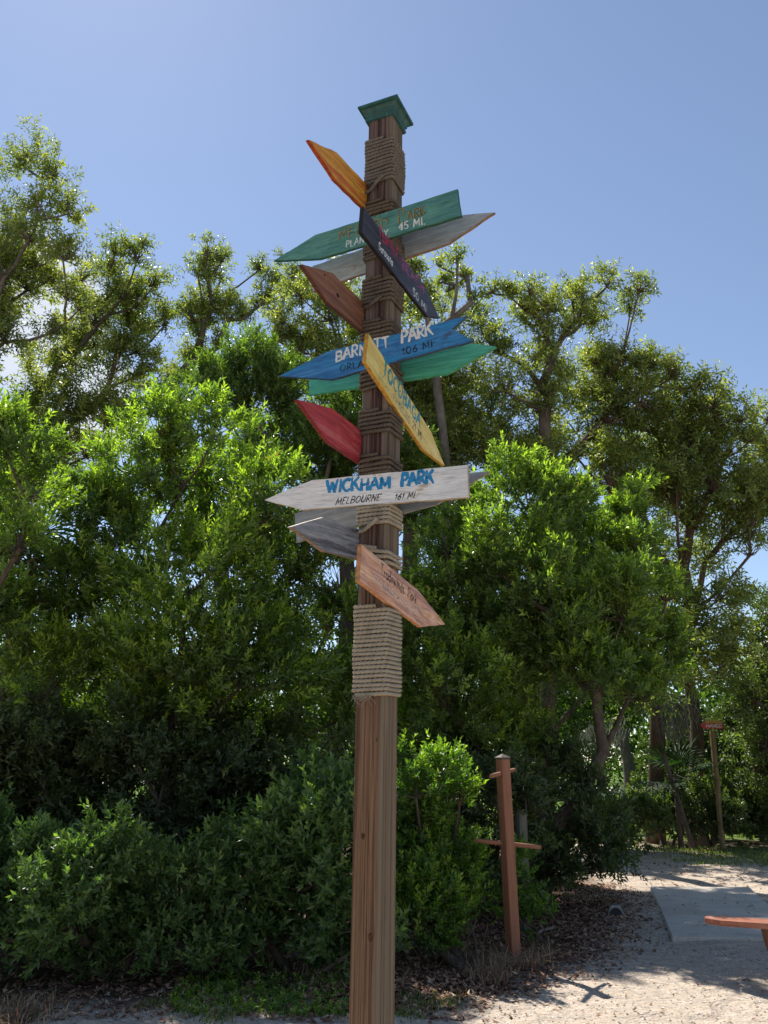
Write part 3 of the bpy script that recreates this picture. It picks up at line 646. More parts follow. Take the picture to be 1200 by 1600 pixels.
# ---- boards
PL = {'F': (-vv, uu, H), 'B': (vv, uu, H), 'R': (uu, vv, H), 'L': (-uu, vv, H)}
def mat_board(name, a, b, edge, streak=None, rough=.6, wear=.0, sc=1., gr=1.):
    k = NM(name); g = k.noise(k.coord('Object', (1.6, 20 * sc, 20)), 1, 6, .7, 1.2); f = k.noise(k.coord('Object', (9, 22, 22)), 1, 5, .6)
    fine = k.noise(k.coord('Object', (12, 220, 220)), 1, 3, .6)
    c = k.ramp(f, [(.35, a), (.65, b)])
    sk = k.noise(k.coord('Object', (1.1, 28 * sc, 28), (3, 7, 1)), 1, 5, .7, 1.5)
    c = k.mix(k.ramp(sk, [(.5, g3(0)), (.6, g3(.55 * gr))]), c, tuple(min(.8, x * 1.6 + .03) for x in b))
    if streak: c = k.mix(k.ramp(g, [(.48, g3(0)), (.58, g3(.85 * gr))]), c, streak)
    c = k.mix(k.ramp(fine, [(.33, g3(.6)), (.46, g3(0))]), c, tuple(x * .45 for x in a))
    if wear: c = k.mix(k.ramp(k.noise(k.coord('Object', (5, 14, 14)), 1, 8, .75), [(.62 - wear * .1, g3(0)), (.66, g3(.8))]), c, edge)
    ge = k.n('TexCoord'); sp = k.n('SeparateXYZ'); k.l(ge.outputs['Normal'], sp.inputs[0]); ab = k.n('Math', operation='ABSOLUTE'); k.l(sp.outputs[2], ab.inputs[0])
    ec = k.mix(k.ramp(k.noise(k.coord('Object'), 45, 5, .7), [(.42, g3(0)), (.6, g3(1))]), edge, tuple(x * .55 for x in edge))
    c = k.mix(k.ramp(ab.outputs[0], [(.55, g3(1)), (.75, g3(0))]), c, ec)
    h = k.mix(.5, g, fine); k.bump(h, .5, .003); return k.base(c, rough, .35)
BOARDS = {}
def board(key, face, top, bot, tip, tailtop, tailbot, mat, label, gap=0., notch=None, knots=()):
    """corner points in the plane of the post's face, (along, z)"""
    n, wv, o = PL[face]
    off = (H + gap + .001) * n
    # outline counter-clockwise in (along, z): tail bottom -> tail top -> shoulders -> tip
    pts = [tailbot, tailtop, top, tip, bot] if notch is None else [tailbot, notch, tailtop, top, tip, bot]
    c = np.mean(np.array(pts), 0)
    X_ = wv if np.dot(np.cross(wv, ZZ), n) > 0 else -wv
    sgn = 1 if X_ is wv or np.allclose(X_, wv) else -1
    tilt = math.atan2(top[1] - tailtop[1], top[0] - tailtop[0])
    if abs(tilt) > math.pi / 2: tilt -= math.copysign(math.pi, tilt)
    tl = tilt * sgn
    ex = X_ * math.cos(tl) + ZZ * math.sin(tl); ey = -X_ * math.sin(tl) + ZZ * math.cos(tl); ez = n
    M = Matrix.Identity(4); org = off + wv * c[0] + ZZ * c[1]
    for i in range(3): M[i][0] = ex[i]; M[i][1] = ey[i]; M[i][2] = ez[i]; M[i][3] = org[i]
    loc = []
    for a, z in pts:
        q = off + wv * a + ZZ * z - org; loc.append((q @ ex, q @ ey))
    # wavy hand-sawn outline
    r = random.Random(key); ring = []
    for i in range(len(loc)):
        a, b = np.array(loc[i]), np.array(loc[(i + 1) % len(loc)]); L = np.linalg.norm(b - a); m_ = max(1, int(L / .06)); nn = np.array([b[1] - a[1], a[0] - b[0]]) / L
        for j in range(m_):
            p = a + (b - a) * j / m_ + nn * (r.uniform(-.0022, .0022) if j else 0); ring.append(tuple(p))
    ar = sum(ring[i][0] * ring[(i + 1) % len(ring)][1] - ring[(i + 1) % len(ring)][0] * ring[i][1] for i in range(len(ring)))
    if ar < 0: ring.reverse()
    bm = bmesh.new(); prism(bm, ring, 0, TB)
    bmesh.ops.recalc_face_normals(bm, faces=bm.faces)
    big = [f for f in bm.faces if len(f.verts) > 4]; es = {e for f in big for e in f.edges}
    bmesh.ops.bevel(bm, geom=list(es), offset=.0022, segments=2, affect='EDGES')
    ob = link('sign_board', bmmesh('sign_board', bm), mat, post); ob.matrix_basis = M; tag(ob, label)
    BOARDS[key] = (ob, org, ex, ey, ez)
    # screws at the post centre
    for (sx, sy) in ((0.0, .035), (.01, -.035)):
        q = np.array([0, 0, c[1] * 0]) ; lx = (-(org - ZZ * org[2])) @ ex + sx; ly = sy
        bm = bmesh.new(); bmesh.ops.create_cone(bm, cap_ends=True, segments=10, radius1=.0055, radius2=.004, depth=.003, matrix=Matrix.Translation((lx, ly, TB + .001)))
        link('screw', bmmesh('screw', bm), M_screw, ob)
    
    for (kx, ky, kr) in knots:
        bm = bmesh.new(); bmesh.ops.create_cone(bm, cap_ends=True, segments=14, radius1=kr, radius2=kr * .8, depth=.002, matrix=Matrix.Translation((kx, ky, 0 if face in 'LB' else TB)) @ Matrix.Diagonal((1.3, .8, 1, 1))); link('knot', bmmesh('knot', bm), M_knot, ob)
    return ob
k = NM('steel_screw'); M_screw = k.base((.12, .11, .1), .5, .5); k.b.inputs['Metallic'].default_value = .8
k = NM('knot_wood'); M_knot = k.base((.03, .017, .012), .8, .1)

B_or = mat_board('paint_orange', (.4, .15, .015), (.58, .28, .02), (.38, .06, .015), (.45, .07, .02))
B_gr = mat_board('paint_green', (.05, .165, .135), (.095, .26, .2), (.03, .1, .06), (.04, .15, .17), wear=.2, gr=.6)
B_bk = mat_board('paint_black', (.011, .012, .02), (.024, .026, .042), (.02, .014, .012), (.05, .05, .08))
B_gy = mat_board('paint_grey', (.24, .26, .27), (.36, .38, .4), (.25, .15, .085), (.3, .31, .34), wear=.2, gr=.5)
B_br = mat_board('paint_brown', (.15, .06, .03), (.21, .09, .045), (.09, .03, .018), (.12, .045, .025))
B_bl = mat_board('paint_blue', (.018, .1, .26), (.035, .17, .38), (.04, .06, .1), (.02, .2, .42), wear=.1)
B_ye = mat_board('paint_yellow', (.52, .38, .1), (.66, .52, .2), (.52, .27, .03), (.58, .42, .08))
B_te = mat_board('paint_teal', (.055, .33, .21), (.08, .4, .26), (.05, .27, .15), (.07, .36, .25))
B_rd = mat_board('paint_red', (.24, .018, .025), (.36, .03, .035), (.2, .02, .02), (.45, .1, .1))
B_wh = mat_board('paint_white', (.6, .6, .585), (.74, .74, .72), (.4, .29, .16), (.48, .46, .44), wear=.12, gr=.45)
B_sl = mat_board('paint_slate', (.15, .17, .185), (.22, .24, .26), (.24, .23, .21), (.18, .2, .22))
B_dg = mat_board('paint_dark_grey', (.14, .15, .165), (.23, .24, .265), (.26, .18, .11), (.05, .05, .06), wear=.15)
B_wd = mat_board('orange_wood', (.48, .22, .12), (.62, .36, .24), (.5, .23, .09), (.26, .13, .12), wear=.15)

board('orange', 'L', (-.41, 4.43), (-.412, 4.266), (-.681, 4.288), (.36, 4.575), (.36, 4.42), B_or, 'orange and yellow arrow board near the top')
board('green', 'F', (-.357, 4.254), (-.321, 4.101), (-.601, 4.162), (.431, 4.3), (.449, 4.141), B_gr, 'green arrow board reading Park 45 MI')
board('black', 'R', (.381, 4.093), (.39, 3.93), (.583, 4.02), (-.434, 4.057), (-.448, 3.911), B_bk, 'black arrow board with red and white lettering')
board('gray', 'B', (.397, 4.27), (.33, 4.125), (.57, 4.237), (-.457, 4.191), (-.45, 4.031), B_gy, 'grey arrow board behind the post top', knots=())
board('brown', 'L', (-.411, 3.763), (-.456, 3.59), (-.69, 3.637), (.34, 3.83), (.34, 3.665), B_br, 'plain brown arrow board', knots=((.18, -.005, .012), (.31, .035, .006)))
board('blue', 'F', (-.263, 3.553), (-.232, 3.398), (-.533, 3.471), (.469, 3.594), (.497, 3.459), B_bl, 'blue arrow board reading Barnett Park 106 MI', notch=(.396, 3.54))
board('yellow', 'R', (.434, 3.279), (.331, 3.135), (.648, 3.156), (-.351, 3.447), (-.377, 3.292), B_ye, 'yellow arrow board reading Tocobaga')
board('teal', 'B', (.4, 3.55), (.31, 3.4), (.557, 3.497), (-.449, 3.535), (-.446, 3.422), B_te, 'bright teal arrow board behind the post')
board('red', 'L', (-.366, 3.103), (-.385, 2.933), (-.673, 3.016), (.36, 3.13), (.36, 2.965), B_rd, 'plain red arrow board')
board('white', 'F', (-.313, 2.889), (-.362, 2.745), (-.574, 2.82), (.46, 2.861), (.463, 2.711), B_wh, 'white arrow board reading Wickham Park')
board('slate', 'B', (.33, 2.885), (.257, 2.752), (.51, 2.878), (-.497, 2.789), (-.478, 2.639), B_sl, 'slate grey arrow board behind the white board')
board('darkgray', 'L', (-.408, 2.591), (-.392, 2.445), (-.676, 2.477), (.3, 2.67), (.3, 2.53), B_dg, 'dark grey weathered arrow board')
board('wood', 'R', (.255, 2.396), (.296, 2.225), (.638, 2.29), (-.376, 2.467), (-.392, 2.308), B_wd, 'orange bare wood arrow board reading Tradewinds Park')

# ---- hand painted lettering: brush strokes
_arc = lambda cx, cy, rx, ry, a0, a1, n=9: [(cx + rx * math.cos(math.radians(a0 + (a1 - a0) * i / n)), cy + ry * math.sin(math.radians(a0 + (a1 - a0) * i / n))) for i in range(n + 1)]
GL_ = {
 'A': (.8, [[(0, 0), (.4, 1)], [(.4, 1), (.8, 0)], [(.16, .38), (.64, .38)]]),
 'B': (.65, [[(.05, 0), (.05, 1)], [(.05, 1)] + _arc(.3, .76, .3, .24, 90, -90) + [(.05, .52)], [(.05, .52)] + _arc(.32, .26, .33, .26, 90, -90) + [(.05, 0)]]),
 'C': (.7, [_arc(.42, .5, .4, .5, 50, 310, 12)]),
 'D': (.7, [[(.05, 0), (.05, 1)], [(.05, 1)] + _arc(.25, .5, .45, .5, 90, -90, 10) + [(.05, 0)]]),
 'E': (.6, [[(.6, 1), (.05, 1), (.05, 0), (.6, 0)], [(.05, .52), (.48, .52)]]),
 'F': (.6, [[(.6, 1), (.05, 1), (.05, 0)], [(.05, .52), (.48, .52)]]),
 'G': (.75, [_arc(.42, .5, .4, .5, 50, 330, 12) + [(.75, .45), (.45, .45)]]),
 'H': (.72, [[(.05, 0), (.05, 1)], [(.68, 0), (.68, 1)], [(.05, .5), (.68, .5)]]),
 'I': (.2, [[(.1, 0), (.1, 1)]]),
 'J': (.5, [[(.42, 1), (.42, .25)] + _arc(.22, .22, .2, .22, 0, -170, 6)]),
 'K': (.72, [[(.05, 0), (.05, 1)], [(.66, 1), (.08, .45)], [(.25, .6), (.72, 0)]]),
 'L': (.55, [[(.05, 1), (.05, 0), (.55, 0)]]),
 'M': (.9, [[(.05, 0), (.1, 1)], [(.1, 1), (.45, .25), (.8, 1)], [(.8, 1), (.85, 0)]]),
 'N': (.72, [[(.05, 0), (.05, 1)], [(.05, 1), (.68, 0)], [(.68, 0), (.68, 1)]]),
 'O': (.8, [_arc(.4, .5, .38, .5, 90, 450, 14)]),
 'P': (.62, [[(.05, 0), (.05, 1)], [(.05, 1)] + _arc(.3, .74, .3, .26, 90, -90) + [(.05, .48)]]),
 'R': (.68, [[(.05, 0), (.05, 1)], [(.05, 1)] + _arc(.3, .75, .3, .25, 90, -90) + [(.05, .5)], [(.25, .5), (.66, 0)]]),
 'S': (.62, [_arc(.33, .74, .28, .26, 40, 250, 8) + _arc(.31, .26, .3, .26, 80, -150, 8)]),
 'T': (.7, [[(0, 1), (.7, 1)], [(.35, 1), (.35, 0)]]),
 'U': (.7, [[(.05, 1), (.05, .3)] + _arc(.35, .3, .3, .3, 180, 360, 8) + [(.65, 1)]]),
 'V': (.7, [[(0, 1), (.35, 0)], [(.35, 0), (.7, 1)]]),
 'W': (1.05, [[(0, 1), (.25, 0)], [(.25, 0), (.52, .8)], [(.52, .8), (.75, 0)], [(.75, 0), (1.05, 1)]]),
 'Y': (.7, [[(0, 1), (.35, .5)], [(.7, 1), (.35, .5), (.35, 0)]]),
 '0': (.62, [_arc(.31, .5, .29, .5, 90, 450, 12)]), '1': (.35, [[(.02, .75), (.2, 1), (.2, 0)]]),
 '2': (.6, [_arc(.3, .72, .27, .28, 170, -30, 8) + [(.03, 0), (.6, 0)]]),
 '4': (.62, [[(.46, 0), (.46, 1), (.02, .32), (.62, .32)]]),
 '5': (.6, [[(.55, 1), (.1, 1), (.07, .55)] + _arc(.28, .3, .28, .3, 110, -140, 9)]),
 '6': (.6, [[(.48, 1), (.12, .5)] + _arc(.31, .27, .27, .27, 160, -200, 12)]), '.': (.15, [[(.04, 0), (.1, .03)]]),
 'a': (.5, [_arc(.24, .27, .22, .27, 60, 400, 10), [(.46, .55), (.47, 0)]]), 'c': (.45, [_arc(.25, .27, .22, .27, 50, 310, 9)]),
 'd': (.5, [_arc(.24, .27, .22, .27, 60, 400, 10), [(.46, 1), (.47, 0)]]), 'e': (.48, [[(.03, .28), (.44, .3)] + _arc(.24, .27, .21, .27, 10, 310, 9)]),
 'i': (.18, [[(.09, 0), (.09, .52)], [(.09, .72), (.09, .78)]]), 'k': (.45, [[(.05, 0), (.05, 1)], [(.42, .55), (.07, .25)], [(.18, .33), (.45, 0)]]),
 'l': (.18, [[(.08, 1), (.08, 0)]]), 'n': (.48, [[(.05, 0), (.05, .54)], [(.05, .35)] + _arc(.25, .34, .19, .2, 150, 0, 6) + [(.44, 0)]]),
 'o': (.48, [_arc(.24, .27, .21, .27, 90, 450, 10)]), 'r': (.35, [[(.05, 0), (.05, .54)], [(.05, .33)] + _arc(.25, .33, .18, .2, 150, 50, 4)]),
 's': (.4, [_arc(.2, .41, .15, .14, 30, 250, 6) + _arc(.2, .14, .17, .14, 80, -150, 6)]), 't': (.35, [[(.14, .85), (.14, .08), (.3, 0)], [(0, .55), (.32, .55)]]),
 'u': (.48, [[(.05, .54), (.05, .2)] + _arc(.24, .2, .19, .2, 180, 340, 6) + [(.44, .54)], [(.44, .54), (.45, 0)]]),
 'w': (.65, [[(0, .54), (.16, 0), (.32, .5), (.48, 0), (.64, .54)]]), 'p': (.5, [[(.05, -.35), (.05, .54)], _arc(.26, .27, .21, .27, 180, -180, 10)]),
 'y': (.46, [[(0, .54), (.23, .05)], [(.46, .54), (.1, -.35)]]), 'h': (.48, [[(.05, 0), (.05, 1)], [(.05, .35)] + _arc(.25, .34, .19, .2, 150, 0, 6) + [(.44, 0)]]),
}
def mat_ink(name, col, wear=.5, rough=.6):
    k = NM(name); f = k.noise(k.coord('Object', (60, 60, 60)), 1, 5, .7); k.base(k.ramp(f, [(.3, tuple(c * .75 for c in col)), (.7, col)]), rough, .3)
    tr = k.n('BsdfTransparent'); mx = k.n('MixShader'); h = k.noise(k.coord('Object', (14, 170, 170)), 1, 6, .8)
    k.l(k.ramp(h, [(.34 + .17 * wear, g3(1)), (.42 + .17 * wear, g3(0))]), mx.inputs[0]); k.l(k.b.outputs[0], mx.inputs[1]); k.l(tr.outputs[0], mx.inputs[2]); k.l(mx.outputs[0], k.out.inputs[0]); return k.m
def text(key, s, p0, p1, capt, mat, wd=.1, slant=0., jit=.02, seed=0, sp=.22, thick=.0006, fit=1.):
    """p0,p1: baseline ends (photo pixels on the board's face); capt: pixel of the cap height above p0"""
    ob, org, ex, ey, ez = BOARDS[key]; O = P0 + org + ez * TB
    def uv(px):
        d = ray(*px); q = CAM + d * (((O - CAM) @ ez) / (d @ ez)) - O; return np.array([q @ ex, q @ ey])
    a, b, c_ = uv(p0), uv(p1), uv(capt); hgt = np.linalg.norm(c_ - a); e = (b - a) / np.linalg.norm(b - a); f = np.array([-e[1], e[0]])
    if (c_ - a) @ f < 0: f = -f
    tot = sum((GL_[ch][0] + sp) if ch != ' ' else .55 for ch in s) - sp; sx = np.linalg.norm(b - a) / tot; r = random.Random(seed + len(s))
    V, F = [], []; x = 0; W = wd * hgt
    def flush():
        if V: link('lettering', npmesh('lettering', list(V), list(F)), mat, ob)
        V.clear(); F.clear()
    for ch in s:
        if ch == ' ': x += .55; flush(); continue
        gw, strokes = GL_[ch]; dy = r.uniform(-jit, jit); ds = r.uniform(-jit, jit); sc = 1 + r.uniform(-jit, jit) * 2
        for st in strokes:
            P = np.array([a + e * sx * (x + (px_ + r.uniform(-jit, jit) * .5)) + f * hgt * (py_ * sc + dy + r.uniform(-jit, jit) * .5) + e * hgt * py_ * (slant + ds) for px_, py_ in st])
            # resample so the brush edge can waver
            sg = np.linalg.norm(np.diff(P, axis=0), axis=1); cs = np.concatenate([[0], np.cumsum(sg)]); si = np.unique(np.concatenate([np.linspace(0, cs[-1], max(4, int(cs[-1] / (hgt * .12)))), cs]))
            P = np.stack([np.interp(si, cs, P[:, 0]), np.interp(si, cs, P[:, 1])], 1)
            T = unit(np.gradient(P, axis=0)); N = np.stack([-T[:, 1], T[:, 0]], 1)
            t = np.linspace(0, 1, len(P)); ww = W * (.46 + .12 * np.sin(t * 3.1 + r.uniform(0, 1))) * (1.12 - .38 * t) * r.uniform(.8, 1.2); w2 = ww * np.array([r.uniform(.8, 1.15) for _ in t]); ww = ww * np.array([r.uniform(.8, 1.15) for _ in t])
            P[0] -= T[0] * W * .25; P[-1] += T[-1] * W * .25
            L = P + N * ww[:, None]; R_ = P - N * w2[:, None]; o = len(V)
            zt = TB + thick + .00002 * (o % 7)
            for l_, r_ in zip(L, R_): V.append((*l_, zt)); V.append((*r_, zt))
            for i in range(len(P) - 1): F.append((o + 2 * i + 1, o + 2 * i + 3, o + 2 * i + 2, o + 2 * i))
        x += gw + sp
    flush()
I_blue = mat_ink('ink_blue', (.02, .24, .5), .1); I_black = mat_ink('ink_black', (.015, .015, .018), .1); I_white = mat_ink('ink_white', (.68, .68, .65), .05)
I_brown = mat_ink('ink_brown', (.07, .045, .025), .25); I_gold = mat_ink('ink_gold', (.34, .22, .06), .35); I_red = mat_ink('ink_red', (.42, .03, .09), .3)
I_teal = mat_ink('ink_teal', (.03, .27, .34), .35); I_fgreen = mat_ink('ink_faded_green', (.2, .27, .2), .75); I_pale = mat_ink('ink_pale', (.68, .6, .55), .5); I_plum = mat_ink('ink_plum', (.3, .07, .2), .45)
I_mix = mat_ink('ink_light_blue_grey', (.62, .68, .72), .0)
text('white', 'WICKHAM', (510, 769.5), (609, 762), (509, 752), I_blue, .26, jit=.05, seed=3, sp=.16)
text('white', 'PARK', (627, 759), (677, 754), (626, 739), I_blue, .26, jit=.05, seed=4, sp=.16)
text('white', 'MELBOURNE', (524, 789), (593, 782), (524, 779), I_black, .14, slant=.35, jit=.03)
text('white', '161 MI', (616, 781.6), (647, 778), (616, 772.6), I_black, .14, slant=.35, jit=.03)
text('blue', 'BARNETT', (525, 565), (608, 543), (524, 549), I_white, .17, jit=.05, seed=1, sp=.15)
text('blue', 'PARK', (628, 536), (676, 522), (625, 519), I_white, .2, jit=.05, seed=2, sp=.14)
text('blue', 'ORLANDO', (532, 581), (598, 565), (532, 571), I_black, .14, jit=.04)
text('blue', '106 MI', (629, 555), (676, 542), (629, 545), I_black, .15, jit=.04)
text('green', 'MEDARD', (529, 375), (606, 352), (529, 362), I_gold, .09, jit=.06, seed=5)
text('green', 'MEDARD', (530.5, 374.5), (607, 351.5), (530.5, 362), I_brown, .05, jit=.06, seed=5)
text('green', 'P', (622, 349), (633, 345.5), (621, 329), I_gold, .09, jit=.03); text('green', 'ARK', (636, 344), (664, 335.5), (636, 330), I_gold, .11, jit=.05)
text('green', 'P', (623.3, 348.6), (634, 345), (622.3, 329), I_brown, .05, jit=.03); text('green', 'ARK', (637, 343.6), (665, 335), (637, 330), I_brown, .07, jit=.05)
text('green', '45 MI.', (623, 360.5), (664, 350), (623, 349), I_white, .16, jit=.02)
text('green', 'PLANT CITY', (541, 387), (606, 369), (541, 377), I_white, .12, jit=.04)
text('black', 'TURTLE', (592, 368), (622, 408), (591, 352), I_red, .2, jit=.08, seed=4)
text('black', 'BEACH', (628, 418), (662, 460), (627, 402), I_plum, .2, jit=.08, seed=8)
text('black', 'Sarasota', (591, 388), (613, 416), (592, 376), I_mix, .13, slant=.15, jit=.05)
text('black', '50 MI', (645, 460), (666, 488), (645, 449), I_mix, .14, jit=.03)
text('yellow', 'TOCOBAGA', (598, 582), (656, 667), (597, 557), I_teal, .2, jit=.05, seed=2, sp=.2)
text('yellow', 'ST PETERSBURG', (591, 590), (640, 663), (591, 578), I_fgreen, .16, jit=.05, sp=.2)
text('yellow', '21 MI', (644, 668), (659, 688), (644, 656), I_black, .13, jit=.03)
text('wood', 'Tradewinds', (594, 898), (631, 929), (594, 879), I_black, .09, jit=.03, sp=.18)
text('wood', 'Park', (637, 933), (650, 944), (637, 917), I_black, .1, jit=.03, sp=.2)
text('wood', 'Ft Lauderdale 50 Mi', (583, 910), (651, 964), (583, 899), I_pale, .1, jit=.05) if False else text('wood', 'FT LAUDERDALE 50 MI', (583, 910), (652, 962), (583, 898), I_pale, .14, jit=.05)

# ================================================================== OTHER OBJECTS
k = NM('brown_composite'); n_ = k.noise(k.coord('Object', (30, 30, 2)), 1, 5); M_tpost = k.base(k.ramp(n_, [(.3, (.2, .085, .048)), (.7, (.3, .135, .08))]), .7, .3); k.bump(n_, .3, .003)
k = NM('dark_green_post'); n_ = k.noise(k.coord('Object', (30, 30, 3)), 1, 5); M_gpost = k.base(k.ramp(n_, [(.3, (.09, .095, .07)), (.7, (.2, .19, .15))]), .85, .2)
k = NM('metal_cap'); M_mcap = k.base((.1, .078, .068), .7, .3)
def cap_pyr(bm, hw, z, hgt):
    a = [bm.verts.new((x * hw, y * hw, z)) for x, y in ((-1, -1), (1, -1), (1, 1), (-1, 1))]; b = [bm.verts.new((x * hw, y * hw, z + .012)) for x, y in ((-1, -1), (1, -1), (1, 1), (-1, 1))]
    t = bm.verts.new((0, 0, z + hgt)); bm.faces.new(list(reversed(a)))
    for i in range(4): bm.faces.new((a[i], a[(i + 1) % 4], b[(i + 1) % 4], b[i])); bm.faces.new((b[i], b[(i + 1) % 4], t))
def slim_post(name, label, base, top_px, hw, rz, mp, cat='post', caph=.045):
    b = ground(*base); D = b[1]; t = at(*top_px, D); r = empty(name, (b[0], D, 0)); tag(r, label, cat)
    lean = math.atan2(t[0] - b[0], t[2]); r.rotation_euler = (0, lean, rz); hgt = t[2] / math.cos(lean)
    bm = bmesh.new(); box(bm, (0, 0, (hgt - caph - .2) / 2), (2 * hw, 2 * hw, hgt - caph + .2), bev=.005); link('post', bmmesh('post', bm), mp, r)
    bm = bmesh.new(); cap_pyr(bm, hw + .004, hgt - caph + .003, caph); link('metal_cap', bmmesh('metal_cap', bm), M_mcap, r); return r, hgt
tp, th_ = slim_post('peg_post', 'reddish brown square post with two round pegs through it', (803, 1502), (783, 1178), .048, math.radians(28), M_tpost)
def peg(parent, p, q, r):
    V, F = sweep(np.linspace(p, q, 5), [r * .9, r, r, r, r * .9], 14); n = len(V); bm = bmesh.new()
    vs = [bm.verts.new(v) for v in V]; bm.verts.ensure_lookup_table()
    for f in F: bm.faces.new([vs[i] for i in f])
    bm.faces.new(list(reversed(vs[:14]))); bm.faces.new(vs[-14:]); bmesh.ops.recalc_face_normals(bm, faces=bm.faces)
    o = link('peg', bmmesh('peg', bm), M_tpost, parent)
    for pl in o.data.polygons: pl.use_smooth = len(pl.vertices) == 4
    return o
bpy.context.view_layer.update()
iv = tp.matrix_world.inverted(); D = tp.location.y
lo = [iv @ Vector(at(742, 1313, D - .03)), iv @ Vector(at(845, 1324, D + .03))]
up_ = [iv @ Vector(at(767, 1213, D - .27)), iv @ Vector(at(803, 1203, D + .27))]
peg(tp, np.array(lo[0]), np.array(lo[1]), .02); peg(tp, np.array(up_[0]), np.array(up_[1]), .02)
gp, _ = slim_post('grey_post', 'short grey green wooden post behind the brown peg post', (822, 1452), (813, 1265), .045, math.radians(20), M_gpost)
bm = bmesh.new(); box(bm, (.05, -.03, 1.0), (.012, .012, .55), bev=.003); link('conduit', bmmesh('conduit', bm), M_mcap, gp)

# bench
k = NM('bench_stain'); g = k.noise(k.coord('Object', (2, 40, 40)), 1, 5, .6, .4); f = k.noise(k.coord('Object'), 9, 5)
c = k.ramp(g, [(.3, (.17, .055, .03)), (.55, (.3, .11, .065)), (.75, (.4, .19, .12))]); c = k.mix(k.ramp(f, [(.5, g3(0)), (.7, g3(.4))]), c, (.42, .3, .24)); k.bump(g, .4, .003); M_bench = k.base(c, .6, .35)
k = NM('bench_leg'); g = k.noise(k.coord('Object', (40, 40, 2)), 1, 5); M_bleg = k.base(k.ramp(g, [(.3, (.09, .045, .028)), (.7, (.16, .085, .055))]), .8, .2)
def atz(x, y, z):
    d = ray(x, y); return CAM + d * ((z - 1.6) / d[2])
ZB = .47; A_ = atz(1126, 1438.5, ZB); B_ = atz(1200, 1443.5, ZB); e_ = unit(B_ - A_); ang = math.atan2(e_[1], e_[0])
bench = empty('bench', (A_[0], A_[1], 0), ang); tag(bench, 'reddish brown wooden bench cut off by the right edge', 'bench')
wd_ = .235; bm = bmesh.new(); prism(bm, [(-.115, .07), (0, 0), (1.5, 0), (1.6, .07), (1.6, wd_ - .07), (1.5, wd_), (-.04, wd_), (-.115, wd_ - .06)], ZB - .04, ZB); bmesh.ops.recalc_face_normals(bm, faces=bm.faces)
bmesh.ops.bevel(bm, geom=bm.edges[:], offset=.004, segments=2, affect='EDGES'); link('seat_plank', bmmesh('seat_plank', bm), M_bench, bench)
for lx in (.29, 1.15):
    bm = bmesh.new(); s = -1 if lx < 1 else -1
    vs = [(lx, .05, ZB - .043), (lx + .085, .05, ZB - .043), (lx + .085, .05, ZB - .28), (lx + .05, .05, ZB - .28), (lx + .01, .05, ZB - .13)]
    a = [bm.verts.new(v) for v in vs]; b = [bm.verts.new((v[0], v[1] + .045, v[2])) for v in vs]; bm.faces.new(a); bm.faces.new(list(reversed(b)))
    for i in range(5): bm.faces.new((a[i], b[i], b[(i + 1) % 5], a[(i + 1) % 5]))
    bmesh.ops.recalc_face_normals(bm, faces=bm.faces); link('leg_brace', bmmesh('leg_brace', bm), M_bleg, bench)
    bm = bmesh.new(); box(bm, (lx + .135, .12, (ZB - .045 - .05) / 2), (.09, .09, ZB - .045 + .05), bev=.004); link('leg', bmmesh('leg', bm), M_bleg, bench)

# small ground light box
k = NM('pale_stone'); n_ = k.noise(k.coord('Object'), 40, 5); M_stone = k.base(k.ramp(n_, [(.3, (.2, .2, .2)), (.7, (.42, .42, .41))]), .8, .2); k = NM('black_stone'); M_blk = k.base((.012, .014, .02), .5, .4)
b = ground(963, 1434); D = b[1]; r = empty('ground_light', (b[0], D, .01), math.radians(-8)); tag(r, 'small pale block with a round black face on the sand', 'light fixture')
bm = bmesh.new(); pr = [(-.085, 0), (.085, 0), (.08, .07), (.055, .135), (-.05, .135), (-.085, .06)]
a = [bm.verts.new((x, 0, z - .02)) for x, z in pr]; c2 = [bm.verts.new((x * .9, .14, z * .9 - .02)) for x, z in pr]; bm.faces.new(a); bm.faces.new(list(reversed(c2)))
for i in range(6): bm.faces.new((a[i], c2[i], c2[(i + 1) % 6], a[(i + 1) % 6]))
bmesh.ops.recalc_face_normals(bm, faces=bm.faces); bmesh.ops.bevel(bm, geom=bm.edges[:], offset=.008, segments=2, affect='EDGES'); link('housing', bmmesh('housing', bm), M_stone, r)
bm = bmesh.new(); pp = [(.075 * math.cos(t), .105 * math.sin(t)) for t in np.linspace(0, math.pi, 16)]
a = [bm.verts.new((x, -.02, z - .01)) for x, z in pp]; c2 = [bm.verts.new((x, .004, z - .01)) for x, z in pp]; bm.faces.new(a)
for i in range(15): bm.faces.new((a[i], c2[i], c2[i + 1], a[i + 1]))
bmesh.ops.recalc_face_normals(bm, faces=bm.faces); link('face_plate', bmmesh('face_plate', bm), M_blk, r)

# mango sign
k = NM('old_yellow_post'); n_ = k.noise(k.coord('Object', (20, 20, 2)), 1, 5); M_mp = k.base(k.ramp(n_, [(.3, (.13, .1, .05)), (.7, (.26, .2, .1))]), .8)
D = 18.2; a = at(1129, 1322, D); t = at(1113, 1142, D); mg = empty('mango_sign', (a[0], D, 0)); tag(mg, 'small red arrow sign reading mango on a leaning yellowish post', 'sign')
p = np.array([[0, 0, -.1], [t[0] - a[0], 0, t[2]]]); p[0, 0] -= (t[0] - a[0]) / (t[2] - a[2]) * a[2] if False else 0
V, F = sweep(np.linspace(p[0], p[1], 4), .065, 4); link('post', npmesh('post', V, F), M_mp, mg)
k = NM('sign_red'); M_sr = k.base((.5, .03, .03), .5, .4); k = NM('sign_yellow'); M_sy = k.base((.42, .3, .07), .6, .3)
s_ = at(1110, 1134, D); o = bpy.data.objects.new('sign_board', None)
